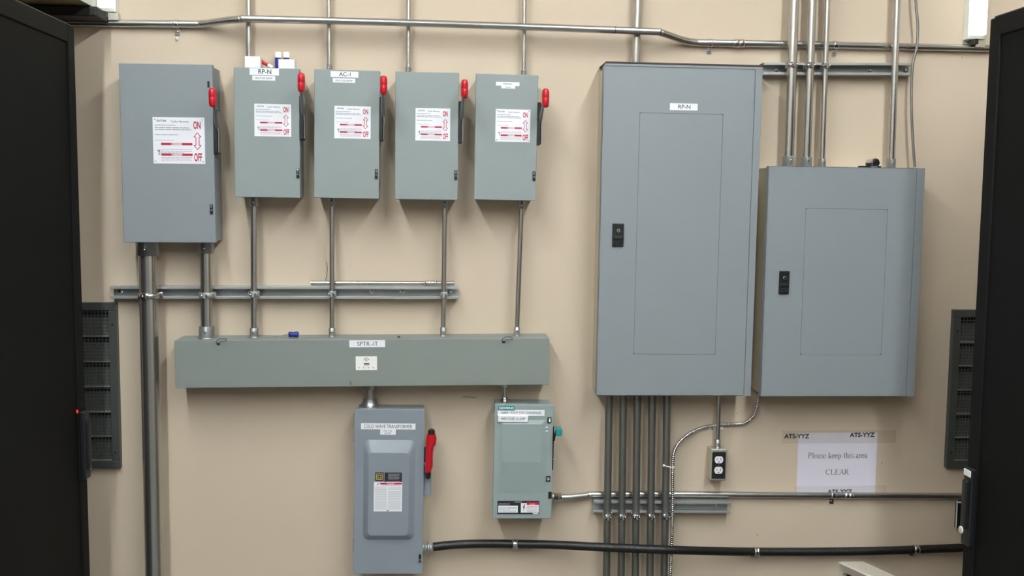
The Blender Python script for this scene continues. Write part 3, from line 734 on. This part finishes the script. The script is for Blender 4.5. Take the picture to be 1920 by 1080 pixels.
# short nipples under the trough
p = W(694, 735, .055); zt = bot_of(TR, p.x); zb = top_of(CW, p.x) - .006
t = thing('conduit_nipple', 'wide short conduit fitting joining the trough to the slate grey disconnect', 'conduit fitting', (p.x, 0, zb))
MB().tube([(p.x, p.y, zb), (p.x, p.y, zt)], .0165, 'fitting', 24).build('pipe', t)
MB().lathe((p.x, p.y, zb), (0, 0, 1), ((0, .026), (.017, .026), (.019, .022), (.030, .021), (.031, .0165)), 'fitting', 24).build('hub', t)
MB().lathe((p.x, p.y, zt), (0, 0, -1), ((0, .021), (.019, .021), (.020, .0165)), 'fitting', 8).build('locknut', t)
p = W(946.5, 738, .055); zt = bot_of(TR, p.x); zb = top_of(SI, p.x) - .0055
t = thing('conduit_nipple', 'narrow bright conduit fitting joining the trough to the green disconnect', 'conduit fitting', (p.x, 0, zb))
MB().tube([(p.x, p.y, zb), (p.x, p.y, zt)], .009, 'zinc', 20).build('pipe', t)
MB().lathe((p.x, p.y, zb), (0, 0, 1), ((0, .0135), (.012, .0135), (.013, .0115), (.02, .011)), 'zinc', 20).lathe((p.x, p.y - .012, zb + .008), (0, -1, 0), ((0, .004), (.004, .004)), 'card', 10).build('connector', t)
MB().lathe((p.x, p.y, zt), (0, 0, -1), ((0, .014), (.008, .014), (.009, .011), (.02, .011)), 'zinc', 20).build('locknut', t)

# ---- armoured cables
def ribbed(name, label, pts, r, m='emt', pitch=.0048, amp=.16, strapfn=None, cat='cable'):
    P = smooth_path([W(*p) for p in pts], 14)
    L = sum((b - a).length for a, b in zip(P, P[1:])); n = int(L / pitch * 4)
    Q = [at(P, i / n)[0] for i in range(n + 1)]
    R = [r * (1 + amp * (0.5, 1, .5, -1)[i % 4]) for i in range(n + 1)]
    lo = min(Q, key=lambda v: v.z); t = thing(name, label, cat, (lo.x, 0, lo.z))
    MB().tube(Q, R, m, 10).build('armour', t)
    return t, Q
pts = [(1422, 738, .03), (1421, 755, .024), (1413, 779, .016), (1393, 794, .010), (1347, 796.5, .008), (1306, 806, .012), (1277, 826, .035), (1264, 848, .055), (1261.5, 880, .064), (1261, 950, .067), (1259.5, 1020, .067), (1257, 1080, .067), (1253, 1250, .067)]
t, Q = ribbed('armoured_cable', 'silver ribbed flexible cable curving down from between the two panelboards', pts, .0054, 'zinc', pitch=.0068, amp=.2)
# white zip tie binding it to the last grey conduit
a = W(1245, 873, .075); b = W(1263, 877, .082)
MB().tube([a, a.lerp(b, .5) + Vector((0, -.003, 0)), b, b + Vector((.004, .012, 0))], .0016, 'card', 6).box(a.x - .004, a.x + .002, a.y - .003, a.y + .003, a.z - .003, a.z + .004, 'card', .001).build('cable_tie', t)['label'] = 'white plastic cable tie'
for px in (1334, 1353):      # two-eared strap behind the socket's conduit
    pass
p = W(1344, 803, 0)
MB().box(p.x - .026, p.x + .022, -.002, 0, p.z - .005, p.z + .005, 'card', .001).lathe((p.x - .018, -.002, p.z - .001), (0, -1, 0), ((0, .005), (.003, .004)), 'zinc', 10).build('cable_strap', t)
pts = [(1713, -120, .05), (1717, 0, .05), (1721, 50, .05), (1718.5, 90, .050), (1711.5, 120, .050), (1709, 170, .05), (1709.5, 220, .05), (1712, 270, .05), (1715, 313, .05)]
ribbed('armoured_cable', 'thin flexible cable hanging down the right edge of the upper right conduits', pts, .0042, 'dullemt', pitch=.005, amp=.06)
# ---- black liquid-tight flexible conduit
pts = [(812, 1025.5, .050), (850, 1021.5, .045), (900, 1019.5, .04), (965, 1020, .035), (1040, 1021.5, .06), (1110, 1025, .095), (1190, 1028.5, .098), (1262, 1031.2, .100), (1345, 1033.5, .062), (1418, 1034.5, .035), (1530, 1034.5, .03), (1640, 1033, .03), (1717, 1030.5, .03), (1830, 1026, .03), (2000, 1020, .03)]
t, Q = ribbed('flexible_conduit', 'thick black flexible conduit running right from the slate grey disconnect', pts, .0148, 'rubber', .009, .018, cat='conduit')
e = W(796, 1028, .05); e2 = Q[0]
mb = MB().lathe(Vector((CW.o.x + CW.w / 2 - .0045, e.y, e2.z - .002)), (1, 0, 0), ((0, .020), (.012, .020), (.013, .017), (.020, .017), (.021, .0195), (.026, .0195), (.027, .016), (.034, .016)), 'strut', 20)
mb.lathe((e2.x - .008, e.y, e2.z - .025), (0, -.3, -1), ((0, .003), (.010, .003)), 'zinc', 8)
mb.build('connector', t)
def band(px):
    s = min(range(len(Q)), key=lambda i: abs(PX(Q[i]) - px)); p = Q[s]; r = .0152
    m_ = MB().lathe(p - Vector((.009, 0, 0)), (1, 0, 0), ((0, r), (0, r * 1.1), (.006, r * 1.12), (.009, r * 1.04), (.012, r * 1.12), (.018, r * 1.1), (.018, r)), 'zinc', 20)
    m_.box(p.x - .007, p.x + .007, p.y, 0, p.z - r * 1.15 - .003, p.z - r * 1.0, 'zinc', .001)
    m_.box(p.x - .008, p.x + .008, -.004, 0, p.z - r - .016, p.z - r, 'zinc', .001)
    m_.build('strap', t)
for px in (965, 1418, 1717): band(px)

# ---- duplex socket
f = Frame((1332, 842), (1364, 842), (1362, 902), (1331.5, 901), .052)
so = f.root('socket_outlet', 'double white socket in a small metal box under the tall panelboard', 'socket')
w, h = f.w, f.h
MB().box(-w / 2 + .0015, w / 2 - .0015, -f.d + .006, 0, .0015, h - .0015, 'galv', .003, 3).build('box', so, world=False)
MB().box(-w / 2, w / 2, -f.d, -f.d + .009, 0, h, 'galv', .004, 4).build('cover', so, world=False)
mb = MB()
a = rrect(-w / 2 + .005, w / 2 - .004, .006, h - .009, .004, f.d - .0005, 4); b = rrect(-w / 2 + .007, w / 2 - .006, .008, h - .011, .003, f.d + .0005, 4)
mb.rings([a, b], 'ventback', smooth=False).build('cover_field', so, world=False)['label'] = 'dark recessed field of the cover'
for k, zc in enumerate((h * .665, h * .335)):
    R_ = .0148
    prof = []
    for i in range(32):
        an = 2 * PI * i / 32; x = R_ * math.cos(an) * 1.0; z = R_ * math.sin(an); z = max(-.0118, min(.0118, z)); prof.append((x, z))
    mb = MB().rings([[Vector((x * s_, -y_, zc + z * s_)) for x, z in prof] for s_, y_ in ((1, f.d), (1, f.d + .003), (.95, f.d + .0038))], 'socket', smooth=False)
    y_ = f.d + .004
    mb.box(-.0075, -.0055, -y_, -y_ + .0005, zc - .001, zc + .007, 'seam'); mb.box(.0050, .0072, -y_, -y_ + .0005, zc - .0015, zc + .0075, 'seam')
    mb.box(-.002, .002, -y_, -y_ + .0005, zc - .0085, zc - .0045, 'ink')
    mb.build('receptacle', so, world=False)
MB().lathe((0, -f.d, h * .5), (0, -1, 0), ((0, .0035), (.002, .003)), 'zinc', 12).build('cover_screw', so, world=False)
P = vert(1348, 742, 1345, 838, .026); on_edge(P, bot_of(PA, P[0].x) + .003, 0); on_edge(P, f.o.z + f.h - .0015, 1)
tube_thing('conduit', 'short conduit dropping from the tall panelboard to the socket', 'conduit', P, .0085, conns=(1,))

# ================================================================ SMALL LOOSE THINGS
f, r = SW[1]
topz = f.o.z + f.h
def ontop(px, d): x = W(px, 124, d).x; return x, top_of(f, x) - .0
g_c = 'white cartons on the RP-N switch'
x0, z = ontop(459, .100); x1, _ = ontop(488, .100); zt = W(470, 105.5, .10).z
o = MB().box(x0, x1, -.100, -.045, top_of(f, x1) + .0012, zt, 'card', .0006).build('carton'); tag(o, 'plain white carton on the left of the RP-N switch top, before the conduit', 'box', g_c)
o = MB().box(W(522, 120, .1).x, W(552, 120, .1).x, -.100, -.045, top_of(f, W(522, 120, .1).x) + .001, W(536, 111, .10).z, 'card', .0006).build('carton'); tag(o, 'plain white carton on the right of the RP-N switch top, before two fuses', 'box', g_c)
for px, lab in ((521, 'white capped fuse standing behind the right carton, left one'), (537, 'white capped fuse standing behind the right carton, right one')):
    x = W(px, 105, .03).x; zb = top_of(f, x) - .002
    t = thing('cartridge_fuse', lab, 'fuse', (x, -.03, zb), 0, 'fuses standing on the RP-N switch')
    zt = W(px, 98, .03).z
    MB().tube([(x, -.03, zb), (x, -.03, zt - .012)], .0095, 'blue', 16).build('body', t)
    MB().lathe((x, -.03, zt - .018), (0, 0, 1), ((0, .0103), (.017, .0103), (.018, .009)), 'card', 16).build('cap', t)['label'] = 'white metal cap'
a = W(489, 115, .07); b = W(511, 122, .07)
za = top_of(f, a.x)
t = thing('cartridge_fuse', 'red fuse with white end leaning between the two cartons', 'fuse', (b.x, -.07, top_of(f, b.x)))
a.z = max(a.z, za + .009); b.z = top_of(f, b.x) + .0062
MB().tube([a, a.lerp(b, .62)], .0055, 'red', 14).build('body', t); MB().tube([a.lerp(b, .6), b], .0058, 'card', 14).build('cap', t)
# screwdriver on the trough
zt = top_of(TR, W(550, 630, .06).x)
a = W(512, 628, .07); a.z = zt + .003; x0 = W(541, 628, .07).x; x1 = W(560, 628, .07).x
t = thing('screwdriver', 'blue handled screwdriver lying on top of the trough', 'screwdriver', (x0, -.07, zt))
hz = zt + .0102
MB().tube([(x0 + .002, -.07, hz), (a.x, -.07, zt + .004)], .0018, 'zinc', 8).build('shaft', t)
MB().lathe((x0, -.07, hz), (1, 0, 0), ((0, .006), (.002, .0095), (.010, .0085), (.016, .008), (.024, .0098), (x1 - x0 - .002, .0098), (x1 - x0, .006)), 'blue', 10).build('handle', t)['label'] = 'blue plastic handle'
# stray wire behind the strut
o = MB().tube(smooth_path([W(609, 531, .004), W(612.5, 515, .006), (W(613.5, 500, .006)), W(611, 491, .004)], 6), .0008, 'dark', 6).build('wire_strand'); tag(o, 'short thin dark wire sticking up behind the left strut', 'wire')
# fitting lying on the right panelboard
f = PB
x0 = W(1611, 311, .10).x; z0 = top_of(f, x0) + .0008
t = thing('conduit_fitting', 'chrome fitting with black lever lying on the right panelboard', 'conduit fitting', (W(1636, 311, .1).x, -.09, z0))
xa, xb = W(1629, 305, .1).x, W(1646, 305, .1).x; xm = (xa + xb) / 2; R_ = (xb - xa) / 2
MB().tube([(xm, -.110, z0 + R_), (xm, -.070, z0 + R_)], R_ * .95, 'zinc', 20).lathe((xm, -.110, z0 + R_), (0, -1, 0), ((0, R_), (.006, R_), (.007, R_ * .6)), 'zinc', 8).build('body', t)
MB().box(x0, xa + .004, -.108, -.09, z0, z0 + .006, 'dark', .001).box(xa - .008, xa + .001, -.106, -.092, z0 + .004, z0 + .016, 'dark', .002).box(xb - .002, xb + .009, -.106, -.092, z0, z0 + .006, 'dark', .001).build('lever', t)

# ---- paper notice
f = Frame((1497, 812), (1645, 811), (1641, 926), (1493.5, 926), .001)
n = f.root('paper_notice', 'white paper notice reading Please keep this area CLEAR taped to the wall', 'notice')
x0, x1, z0, z1 = -f.w / 2, f.w / 2, 0, f.h
mb = MB().rect(x0, x1, z0, z1, .001, 'paper', .0009)
mb.build('sheet', n, world=False)
SERIF = {}
def label_text(mb, s, rect, y, m, bold=0.0):
    a = f.R(*rect); mb.text(s, a[0], a[1], a[2], a[3], y, m, bold)
def serif_word(mb, s, x0_, x1_, base, cap, y, m):
    """roman lettering: thick stems, thin bars and slab feet, drawn as strokes on a unit cell"""
    w_t, w_n, sr_ = .085, .035, .09
    def st(p, q, t): return ('l', p, q, t)
    def arc(cx, cz, rx, rz, a0, a1, t0, t1, n_=10): return ('a', cx, cz, rx, rz, a0, a1, t0, t1, n_)
    T, N = w_t, w_n
    xh = .66
    G = {
     'P': (.56, [st((.14, 0), (.14, 1), T), arc(.16, .74, .34, .24, -90, 90, N, T), st((.04, .015), (.26, .015), N), st((.04, .985), (.2, .985), N)]),
     'C': (.66, [arc(.36, .5, .31, .49, 45, 315, N, T, 16), st((.6, .98), (.6, .72), N)]),
     'L': (.58, [st((.15, 0), (.15, 1), T), st((.04, .015), (.54, .015), N), st((.54, .0), (.56, .24), N), st((.04, .985), (.28, .985), N)]),
     'E': (.60, [st((.15, 0), (.15, 1), T), st((.04, .015), (.55, .015), N), st((.56, .0), (.57, .22), N), st((.04, .985), (.54, .985), N), st((.54, 1), (.54, .8), N), st((.15, .52), (.42, .52), N), st((.42, .42), (.42, .62), N)]),
     'A': (.70, [st((.08, 0), (.36, 1), N), st((.36, 1), (.62, 0), T), st((.18, .34), (.53, .34), N), st((0, .015), (.2, .015), N), st((.5, .015), (.72, .015), N)]),
     'R': (.66, [st((.14, 0), (.14, 1), T), arc(.16, .75, .32, .235, -90, 90, N, T), st((.28, .5), (.58, 0), T), st((.04, .015), (.26, .015), N), st((.5, .015), (.68, .015), N), st((.04, .985), (.2, .985), N)]),
     'l': (.28, [st((.14, 0), (.14, 1), T), st((.04, .015), (.25, .015), N), st((.03, .96), (.14, .985), N)]),
     'e': (.44, [arc(.22, .32, .18, .32, 20, 320, N, T, 14), st((.05, .37), (.40, .37), N), arc(.22, .32, .18, .32, -5, 25, N, T, 3)]),
     'a': (.44, [arc(.17, .46, .13, .18, 0, 160, T, N, 8), st((.31, .06), (.31, .5), T), arc(.19, .17, .13, .17, 80, 320, N, T, 10), st((.31, .04), (.42, .06), N)]),
     's': (.38, [arc(.18, .50, .11, .15, 30, 240, N, T, 8), arc(.19, .17, .13, .16, -140, 70, N, T, 8), st((.3, .62), (.3, .48), N), st((.06, .2), (.06, .03), N)]),
     'k': (.50, [st((.13, 0), (.13, 1), T), st((.03, .015), (.24, .015), N), st((.03, .96), (.13, .985), N), st((.14, .28), (.40, .62), N), st((.22, .38), (.42, .02), T), st((.32, .015), (.5, .015), N), st((.3, .64), (.46, .64), N)]),
     'p': (.50, [st((.13, -.3), (.13, .64), T), arc(.25, .32, .18, .32, -140, 140, N, T, 14), st((.03, -.29), (.24, -.29), N), st((.03, .6), (.13, .63), N)]),
     't': (.28, [st((.13, .06), (.13, .85), T), st((.02, .64), (.26, .64), N), st((.13, .04), (.25, .04), N)]),
     'h': (.50, [st((.13, 0), (.13, 1), T), st((.03, .015), (.23, .015), N), st((.03, .96), (.13, .985), N), arc(.25, .42, .13, .22, 0, 150, T, N, 8), st((.38, 0), (.38, .44), T), st((.29, .015), (.48, .015), N)]),
     'i': (.27, [st((.13, 0), (.13, .64), T), st((.03, .015), (.24, .015), N), st((.03, .6), (.13, .63), N), st((.13, .84), (.13, .94), T)]),
     'r': (.36, [st((.13, 0), (.13, .64), T), st((.03, .015), (.24, .015), N), st((.03, .6), (.13, .63), N), arc(.26, .46, .12, .17, 40, 150, T, N, 6)]),
     ' ': (.26, []),
    }
    tot = sum(G[c][0] + .03 for c in s); k = (x1_ - x0_) / tot; hz_ = cap; x = x0_
    def seg(p, q, t0, t1):
        P_ = Vector((x + p[0] * k, base + p[1] * hz_)); Q_ = Vector((x + q[0] * k, base + q[1] * hz_))
        dd = Q_ - P_
        if dd.length < 1e-6: return
        nn = Vector((-dd.y, dd.x)).normalized(); a_ = t0 * k / 2; b_ = t1 * k / 2
        mb.poly([(P_.x - nn.x * a_, -y, P_.y - nn.y * a_), (Q_.x - nn.x * b_, -y, Q_.y - nn.y * b_), (Q_.x + nn.x * b_, -y, Q_.y + nn.y * b_), (P_.x + nn.x * a_, -y, P_.y + nn.y * a_)], m)
    for c in s:
        for g in G[c][1]:
            if g[0] == 'l': seg(g[1], g[2], g[3], g[3])
            else:
                _, cx, cz, rx, rz_, a0, a1, t0, t1, nn_ = g; pr = None
                for i in range(nn_ + 1):
                    an = math.radians(a0 + (a1 - a0) * i / nn_); q = (cx + rx * math.cos(an), cz + rz_ * math.sin(an)); tt = N + (T - N) * abs(math.cos(an))
                    if pr: seg(pr[0], q, pr[1], tt)
                    pr = (q, tt)
        x += (G[c][0] + .03) * k
mb = MB()
a = f.R(1515, 848, 1627, 859); serif_word(mb, 'Please keep this area', a[0], a[1], a[2], a[3] - a[2], .0013, 'ink')
a = f.R(1548, 880, 1592, 889.5); serif_word(mb, 'CLEAR', a[0], a[1], a[2], a[3] - a[2], .0013, 'ink')
mb.build('printed_words', n, world=False)
for rect, words in (((1466, 807, 1680, 831), (((1470, 813.5, 1517.5, 822), 'ATS-YYZ'), ((1593, 811, 1640, 819.5), 'ATS-YYZ'))), ((1490, 911, 1662, 936), (((1551, 917.5, 1597.5, 926), 'ATS-YYZ'),))):
    a = f.R(*rect); mb = MB().rect(a[0], a[1], a[2], a[3], .0016, 'tape', .0002)
    for rc, s_ in words: label_text(mb, s_, rc, .0019, 'ink', .03)
    mb.build('tape_strip', n, world=False)['label'] = 'clear tape printed with black letters'

# ================================================================ VENTS, RACKS, EDGES OF THE PICTURE
def vent(x0, x1, y0, y1, label, frame_px, slats, flip=1):
    """louvred grille with wire mesh, screwed to the wall; far side hidden behind the rack"""
    a = W(x0, y0, .02); b = W(x1, y1, .02)
    X0, X1, Z0, Z1 = min(a.x, b.x), max(a.x, b.x), b.z, a.z
    t = thing('vent_grille', label, 'vent', (X0 + (X1 - X0) / 2, 0, Z0), 0, 'wall vents beside the racks')
    fw = frame_px; d = .022
    mb = MB()
    for q in ((X0, X1, Z1 - fw, Z1), (X0, X1, Z0, Z0 + fw), (X0, X0 + fw, Z0 + fw, Z1 - fw), (X1 - fw, X1, Z0 + fw, Z1 - fw)): mb.box(q[0], q[1], -d, 0, q[2], q[3], 'vent', .002)
    mb.build('frame', t)
    MB().box(X0 + fw, X1 - fw, -.002, 0, Z0 + fw, Z1 - fw, 'ventback').build('duct_opening', t)
    dz = (Z1 - Z0 - 2 * fw) / (slats + 1) * .72
    for i in range(1, slats + 2):
        z = .003 * (i > slats) + Z1 - fw - (Z1 - Z0 - 2 * fw) * i / (slats + 1)
        MB().poly([(X0 + fw, -.003, z + dz), (X1 - fw, -.003, z + dz), (X1 - fw, -.017, z), (X0 + fw, -.017, z)], 'vent').poly([(X0 + fw, -.017, z), (X1 - fw, -.017, z), (X1 - fw, -.017, z - .005), (X0 + fw, -.017, z - .005)], 'vent').box(X0 + fw, X1 - fw, -.0175, -.0155, z - .004, z + .001, 'galv').build('louvre', t)
    mb = MB(); p_ = .0115; zz = Z0 + fw
    while zz < Z1 - fw: mb.box(X0 + fw, X1 - fw, -.0192, -.0184, zz, zz + .0012, 'fitting'); zz += p_
    xx = X0 + fw
    while xx < X1 - fw: mb.box(xx, xx + .0012, -.0192, -.0184, Z0 + fw, Z1 - fw, 'fitting'); xx += p_
    tag_o = mb.build('wire_mesh', t)
    for sx in (X0 + fw / 2, X1 - fw / 2):
        for sz_ in (.1, .87): MB().lathe((sx, -d, Z0 + (Z1 - Z0) * sz_), (0, -1, 0), ((0, .004), (.002, .003)), 'zinc', 10).build('screw', t)
    return t
vent(45, 226, 567, 878, 'dark metal louvred vent on the wall beside the left rack', .026, 5)
vent(1789, 1960, 581, 876, 'dark metal louvred vent on the wall beside the right rack', .026, 5)

def rack(side, X, Y1, H, label):
    """server rack whose perforated door looks into the aisle; X is the plane of the door"""
    s = 1 if side == 'right' else -1
    Wd, Dp = .80, 1.0; Y0 = Y1 - Wd
    xi, xo = X + s * .03, X + s * Dp
    t = thing('server_rack', label, 'server rack', (X + s * Dp / 2, (Y0 + Y1) / 2, 0), 0, 'black server racks framing the aisle')
    MB().box(min(xi, xo), max(xi, xo), Y0, Y1, .03, H - .002, 'rack', .004).build('cabinet', t)
    fr = MB(); fw = .05
    xa, xb = min(X, xi), max(X, xi)
    for q in ((Y0, Y0 + fw, .06, H), (Y1 - fw, Y1, .06, H), (Y0 + fw, Y1 - fw, .06, .06 + fw), (Y0 + fw, Y1 - fw, H - fw, H)): fr.box(xa, xb, q[0], q[1], q[2], q[3], 'rack', .003)
    dr = fr.build('door', t)
    xm = X + s * .006
    MB().box(min(xm, xm + s * .0015), max(xm, xm + s * .0015), Y0 + fw, Y1 - fw, .06 + fw, H - fw, 'perf').build('perforated_panel', dr)
    MB().box(min(X, xi), max(X, xi), Y0 + .02, Y1 - .02, H, H + .004, 'rackrim', .001).build('top_rim', t)
    for yy in (Y0 + .06, Y1 - .06):
        for xx in (X + s * .1, X + s * (Dp - .1)): MB().lathe((xx, yy, 0), (0, 0, 1), ((0, .025), (.01, .025), (.012, .012), (.03, .012)), 'dark', 14).build('levelling_foot', t)
    return t, dr, s
RH = 2.10
# right rack: far upper corner of its door seen at (1857, 36)
def at_height(px, py, z):
    r = RIGHT * ((px - 960) / F) + DOWN * ((py - 540) / F) + FWD
    k = (z - EYE) / r.z; return Vector((0, -DIST, EYE)) + r * k
pr = at_height(1857, 36, RH); pl = at_height(139, 52, RH)
print('rack corners', pr, pl)
t, dr, s = rack('right', pr.x, pr.y, RH, 'black server rack filling the right edge, behind the right vent')
# latch handle on the far edge of the right door, with white tag and round key plate
X, Y = pr.x, pr.y
def zat(px, py, x):
    r = RIGHT * ((px - 960) / F) + DOWN * ((py - 540) / F) + FWD
    k = x / r.x; return (Vector((0, -DIST, EYE)) + r * k)
zt = zat(1820, 874, X).z; zb = zat(1812, 1018, X).z
hd = MB().box(X - .016, X, Y - .055, Y - .012, zb, zt, 'dark', .004, 3).box(X - .026, X - .012, Y - .045, Y - .022, zb + .05, zt - .035, 'dark', .004, 3).build('door_handle', dr)
MB().box(X - .0185, X - .0155, Y - .05, Y - .016, zt - .024, zt - .006, 'card', .001).build('tag', hd)['label'] = 'small white tag'
zl = zat(1811, 988, X).z
MB().lathe((X - .026, Y - .033, zl), (-1, 0, 0), ((0, .011), (.003, .011), (.004, .008)), 'palegrey', 16).build('key_lock', hd)
X2, Y2 = pl.x, pl.y
t, dr, s = rack('left', X2, Y2, RH, 'black server rack filling the left edge, beside the left vent')
zt = zat(160, 765, X2).z; zb = zat(166, 890, X2).z
hd = MB().box(X2, X2 + .016, Y2 - .055, Y2 - .012, zb, zt, 'dark', .004, 3).box(X2 + .012, X2 + .024, Y2 - .045, Y2 - .022, zb + .03, zt - .03, 'dark', .004, 3).build('door_handle', dr)
zl = zat(167, 870, X2).z
MB().lathe((X2 + .016, Y2 - .02, zl), (1, 0, 0), ((0, .008), (.003, .008), (.004, .006)), 'palegrey', 16).build('key_lock', hd)
MB().lathe((X2 + .001, Y2 - .07, zt + .004), (1, 0, 0), ((-.001, .006), (.002, .005)), 'redlamp', 12).build('indicator_light', hd)['label'] = 'small red light'

# ---- vertical strip lamps on the wall above each rack
def wall_lamp(px0, px1, pyb, label, d0=.0):
    a = W(px0, pyb, .06); b = W(px1, pyb, .06); zb = a.z
    t = thing('wall_strip_lamp', label, 'lamp', ((a.x + b.x) / 2, 0, zb), 0, 'upright white strip lamps')
    w = b.x - a.x; x0, x1 = a.x, b.x
    MB().box(x0, x1, -.035, 0, zb, zb + 1.2, 'lampwhite', .003).build('housing', t)
    rs = []
    for k, (ins, y) in enumerate(((0, .035), (.0, .05), (.008, .062))):
        rs.append(rrect(x0 + .0005 + ins, x1 - .005 - ins, zb + .012 + ins, zb + 1.19 - ins, .004, y, 3))
    MB().rings(rs, 'softlamp', smooth=False).build('lens', t)
    MB().box(x0 + w * .25, x0 + w * .5, -.05, -.01, zb - .018, zb, 'dark', .002).box(x0 + w * .5, x1 + .004, -.03, 0, zb - .025, zb - .001, 'galv', .001).build('end_bracket', t)
    return t
wall_lamp(1822, 1855, 71, 'white upright strip lamp on the wall above the right rack')
wall_lamp(180, 212, 19, 'white upright strip lamp high on the wall above the left rack')
# ---- tray and black cable duct over the left rack
a = W(183, 20, .06)
t = thing('cable_tray', 'olive cable tray running out from the wall over the left rack', 'cable tray', (a.x - .2, -.6, a.z + .03))
MB().box(a.x - .42, a.x - .004, -1.8, -.075, a.z + .004, a.z + .010, 'olive', .001).build('tray_bottom', t)
MB().box(a.x - .004, a.x, -1.8, -.075, a.z + .004, a.z + .09, 'palegrey', .001).build('side_rail', t)
MB().box(a.x - .424, a.x - .42, -1.8, -.075, a.z + .004, a.z + .09, 'palegrey', .001).build('side_rail', t)
for yy in (-.5, -1.4):
    for xx in (a.x - .41, a.x - .2): MB().tube([(xx, yy, a.z + .01), (xx, yy, rz)], .005, 'zinc', 8).build('hanger_rod', t)
b = W(196, 38, .06); c = W(196, 21, .06)
o = MB().box(b.x - .46, b.x, -.13, -.028, b.z, c.z + .002, 'cable', .004).build('cable_duct'); tag(o, 'black cable duct against the wall just over the left rack', 'cable duct')
# ---- small dark box with white rim, half hidden by the right rack
f = Frame((1793, 938), (1835, 938), (1832, 991), (1793, 991), .016)
t = f.root('junction_box', 'small dark box with a white edge beside the right rack handle', 'box')
w, h = f.w, f.h
MB().box(-w / 2 + .003, w / 2, -f.d + .004, 0, 0, h - .004, 'rack', .001).build('box', t, world=False)
MB().box(-w / 2, -w / 2 + .004, -f.d, -f.d + .004, 0, h, 'palegrey', .0008).box(-w / 2, w / 2, -f.d, -f.d + .006, h - .010, h - .004, 'palegrey', .0008).build('rim', t, world=False)['label'] = 'white metal rim'

# ---- old beige monitor on a low stand, its corner just in view at lower right
t = thing('crt_monitor', 'old beige monitor whose top corner shows at the lower right', 'monitor', (0, 0, 0))
r_ = RIGHT * ((1567 - 960) / F) + DOWN * ((1051 - 540) / F) + FWD
TD = 2.45; cpt = Vector((0, -DIST, EYE)) + r_ * (TD / r_.y)
ang = math.radians(-68)        # the bezel looks left and a little towards the viewer
# local frame: u along the bezel top edge (towards viewer), v backwards
u = Vector((math.cos(ang), math.sin(ang), 0)); v = Vector((-math.sin(ang), math.cos(ang), 0))
H_, Wm = .36, .38; top = cpt.z; tz0 = top - H_
def mp(a_, b_, c_): p = Vector((cpt.x, cpt.y, 0)) + u * a_ + v * b_; return Vector((p.x, p.y, tz0 + c_))
t.location = (mp(Wm / 2, .2, 0).x, mp(Wm / 2, .2, 0).y, tz0)
def rr2(a0, a1, c0, c1, r__, b_, n_=4):
    out = []
    for cx, cz, aa in ((a1 - r__, c1 - r__, 0), (a0 + r__, c1 - r__, 90), (a0 + r__, c0 + r__, 180), (a1 - r__, c0 + r__, 270)):
        for i in range(n_ + 1):
            q = math.radians(aa + 90 * i / n_); out.append(mp(cx + r__ * math.cos(q), b_, cz + r__ * math.sin(q)))
    return out
MB().rings([rr2(.024, Wm - .024, .05, H_ - .028, .010, .016), rr2(.020, Wm - .020, .042, H_ - .024, .010, .006), rr2(.003, Wm - .003, .003, H_ - .003, .012, 0), rr2(0, Wm, 0, H_, .014, .006), rr2(0, Wm, 0, H_ - .012, .014, .085), rr2(.012, Wm - .012, .0, H_ - .024, .02, .10), rr2(.06, Wm - .06, .02, H_ - .12, .03, .27), rr2(.07, Wm - .07, .03, H_ - .13, .03, .285)], 'beige', caps=True, smooth=False).build('casing', t)
MB().rings([rr2(.024, Wm - .024, .05, H_ - .028, .010, .015), rr2(.07, Wm - .07, .1, H_ - .075, .02, .010)], 'glass').build('screen', t)
c0 = mp(Wm / 2, .14, 0)
t2 = thing('low_table', 'low grey table standing under the beige monitor', 'table', (c0.x, c0.y, 0))
tb = MB().box(c0.x - .24, c0.x + .24, c0.y - .26, c0.y + .26, tz0 - .025, tz0, 'wood', .003).build('table_top', t2)
for sx in (-1, 1):
    for sy in (-1, 1): MB().box(c0.x + sx * .21 - .015, c0.x + sx * .21 + .015, c0.y + sy * .23 - .015, c0.y + sy * .23 + .015, 0, tz0 - .025, 'dark', .002).build('leg', t2)
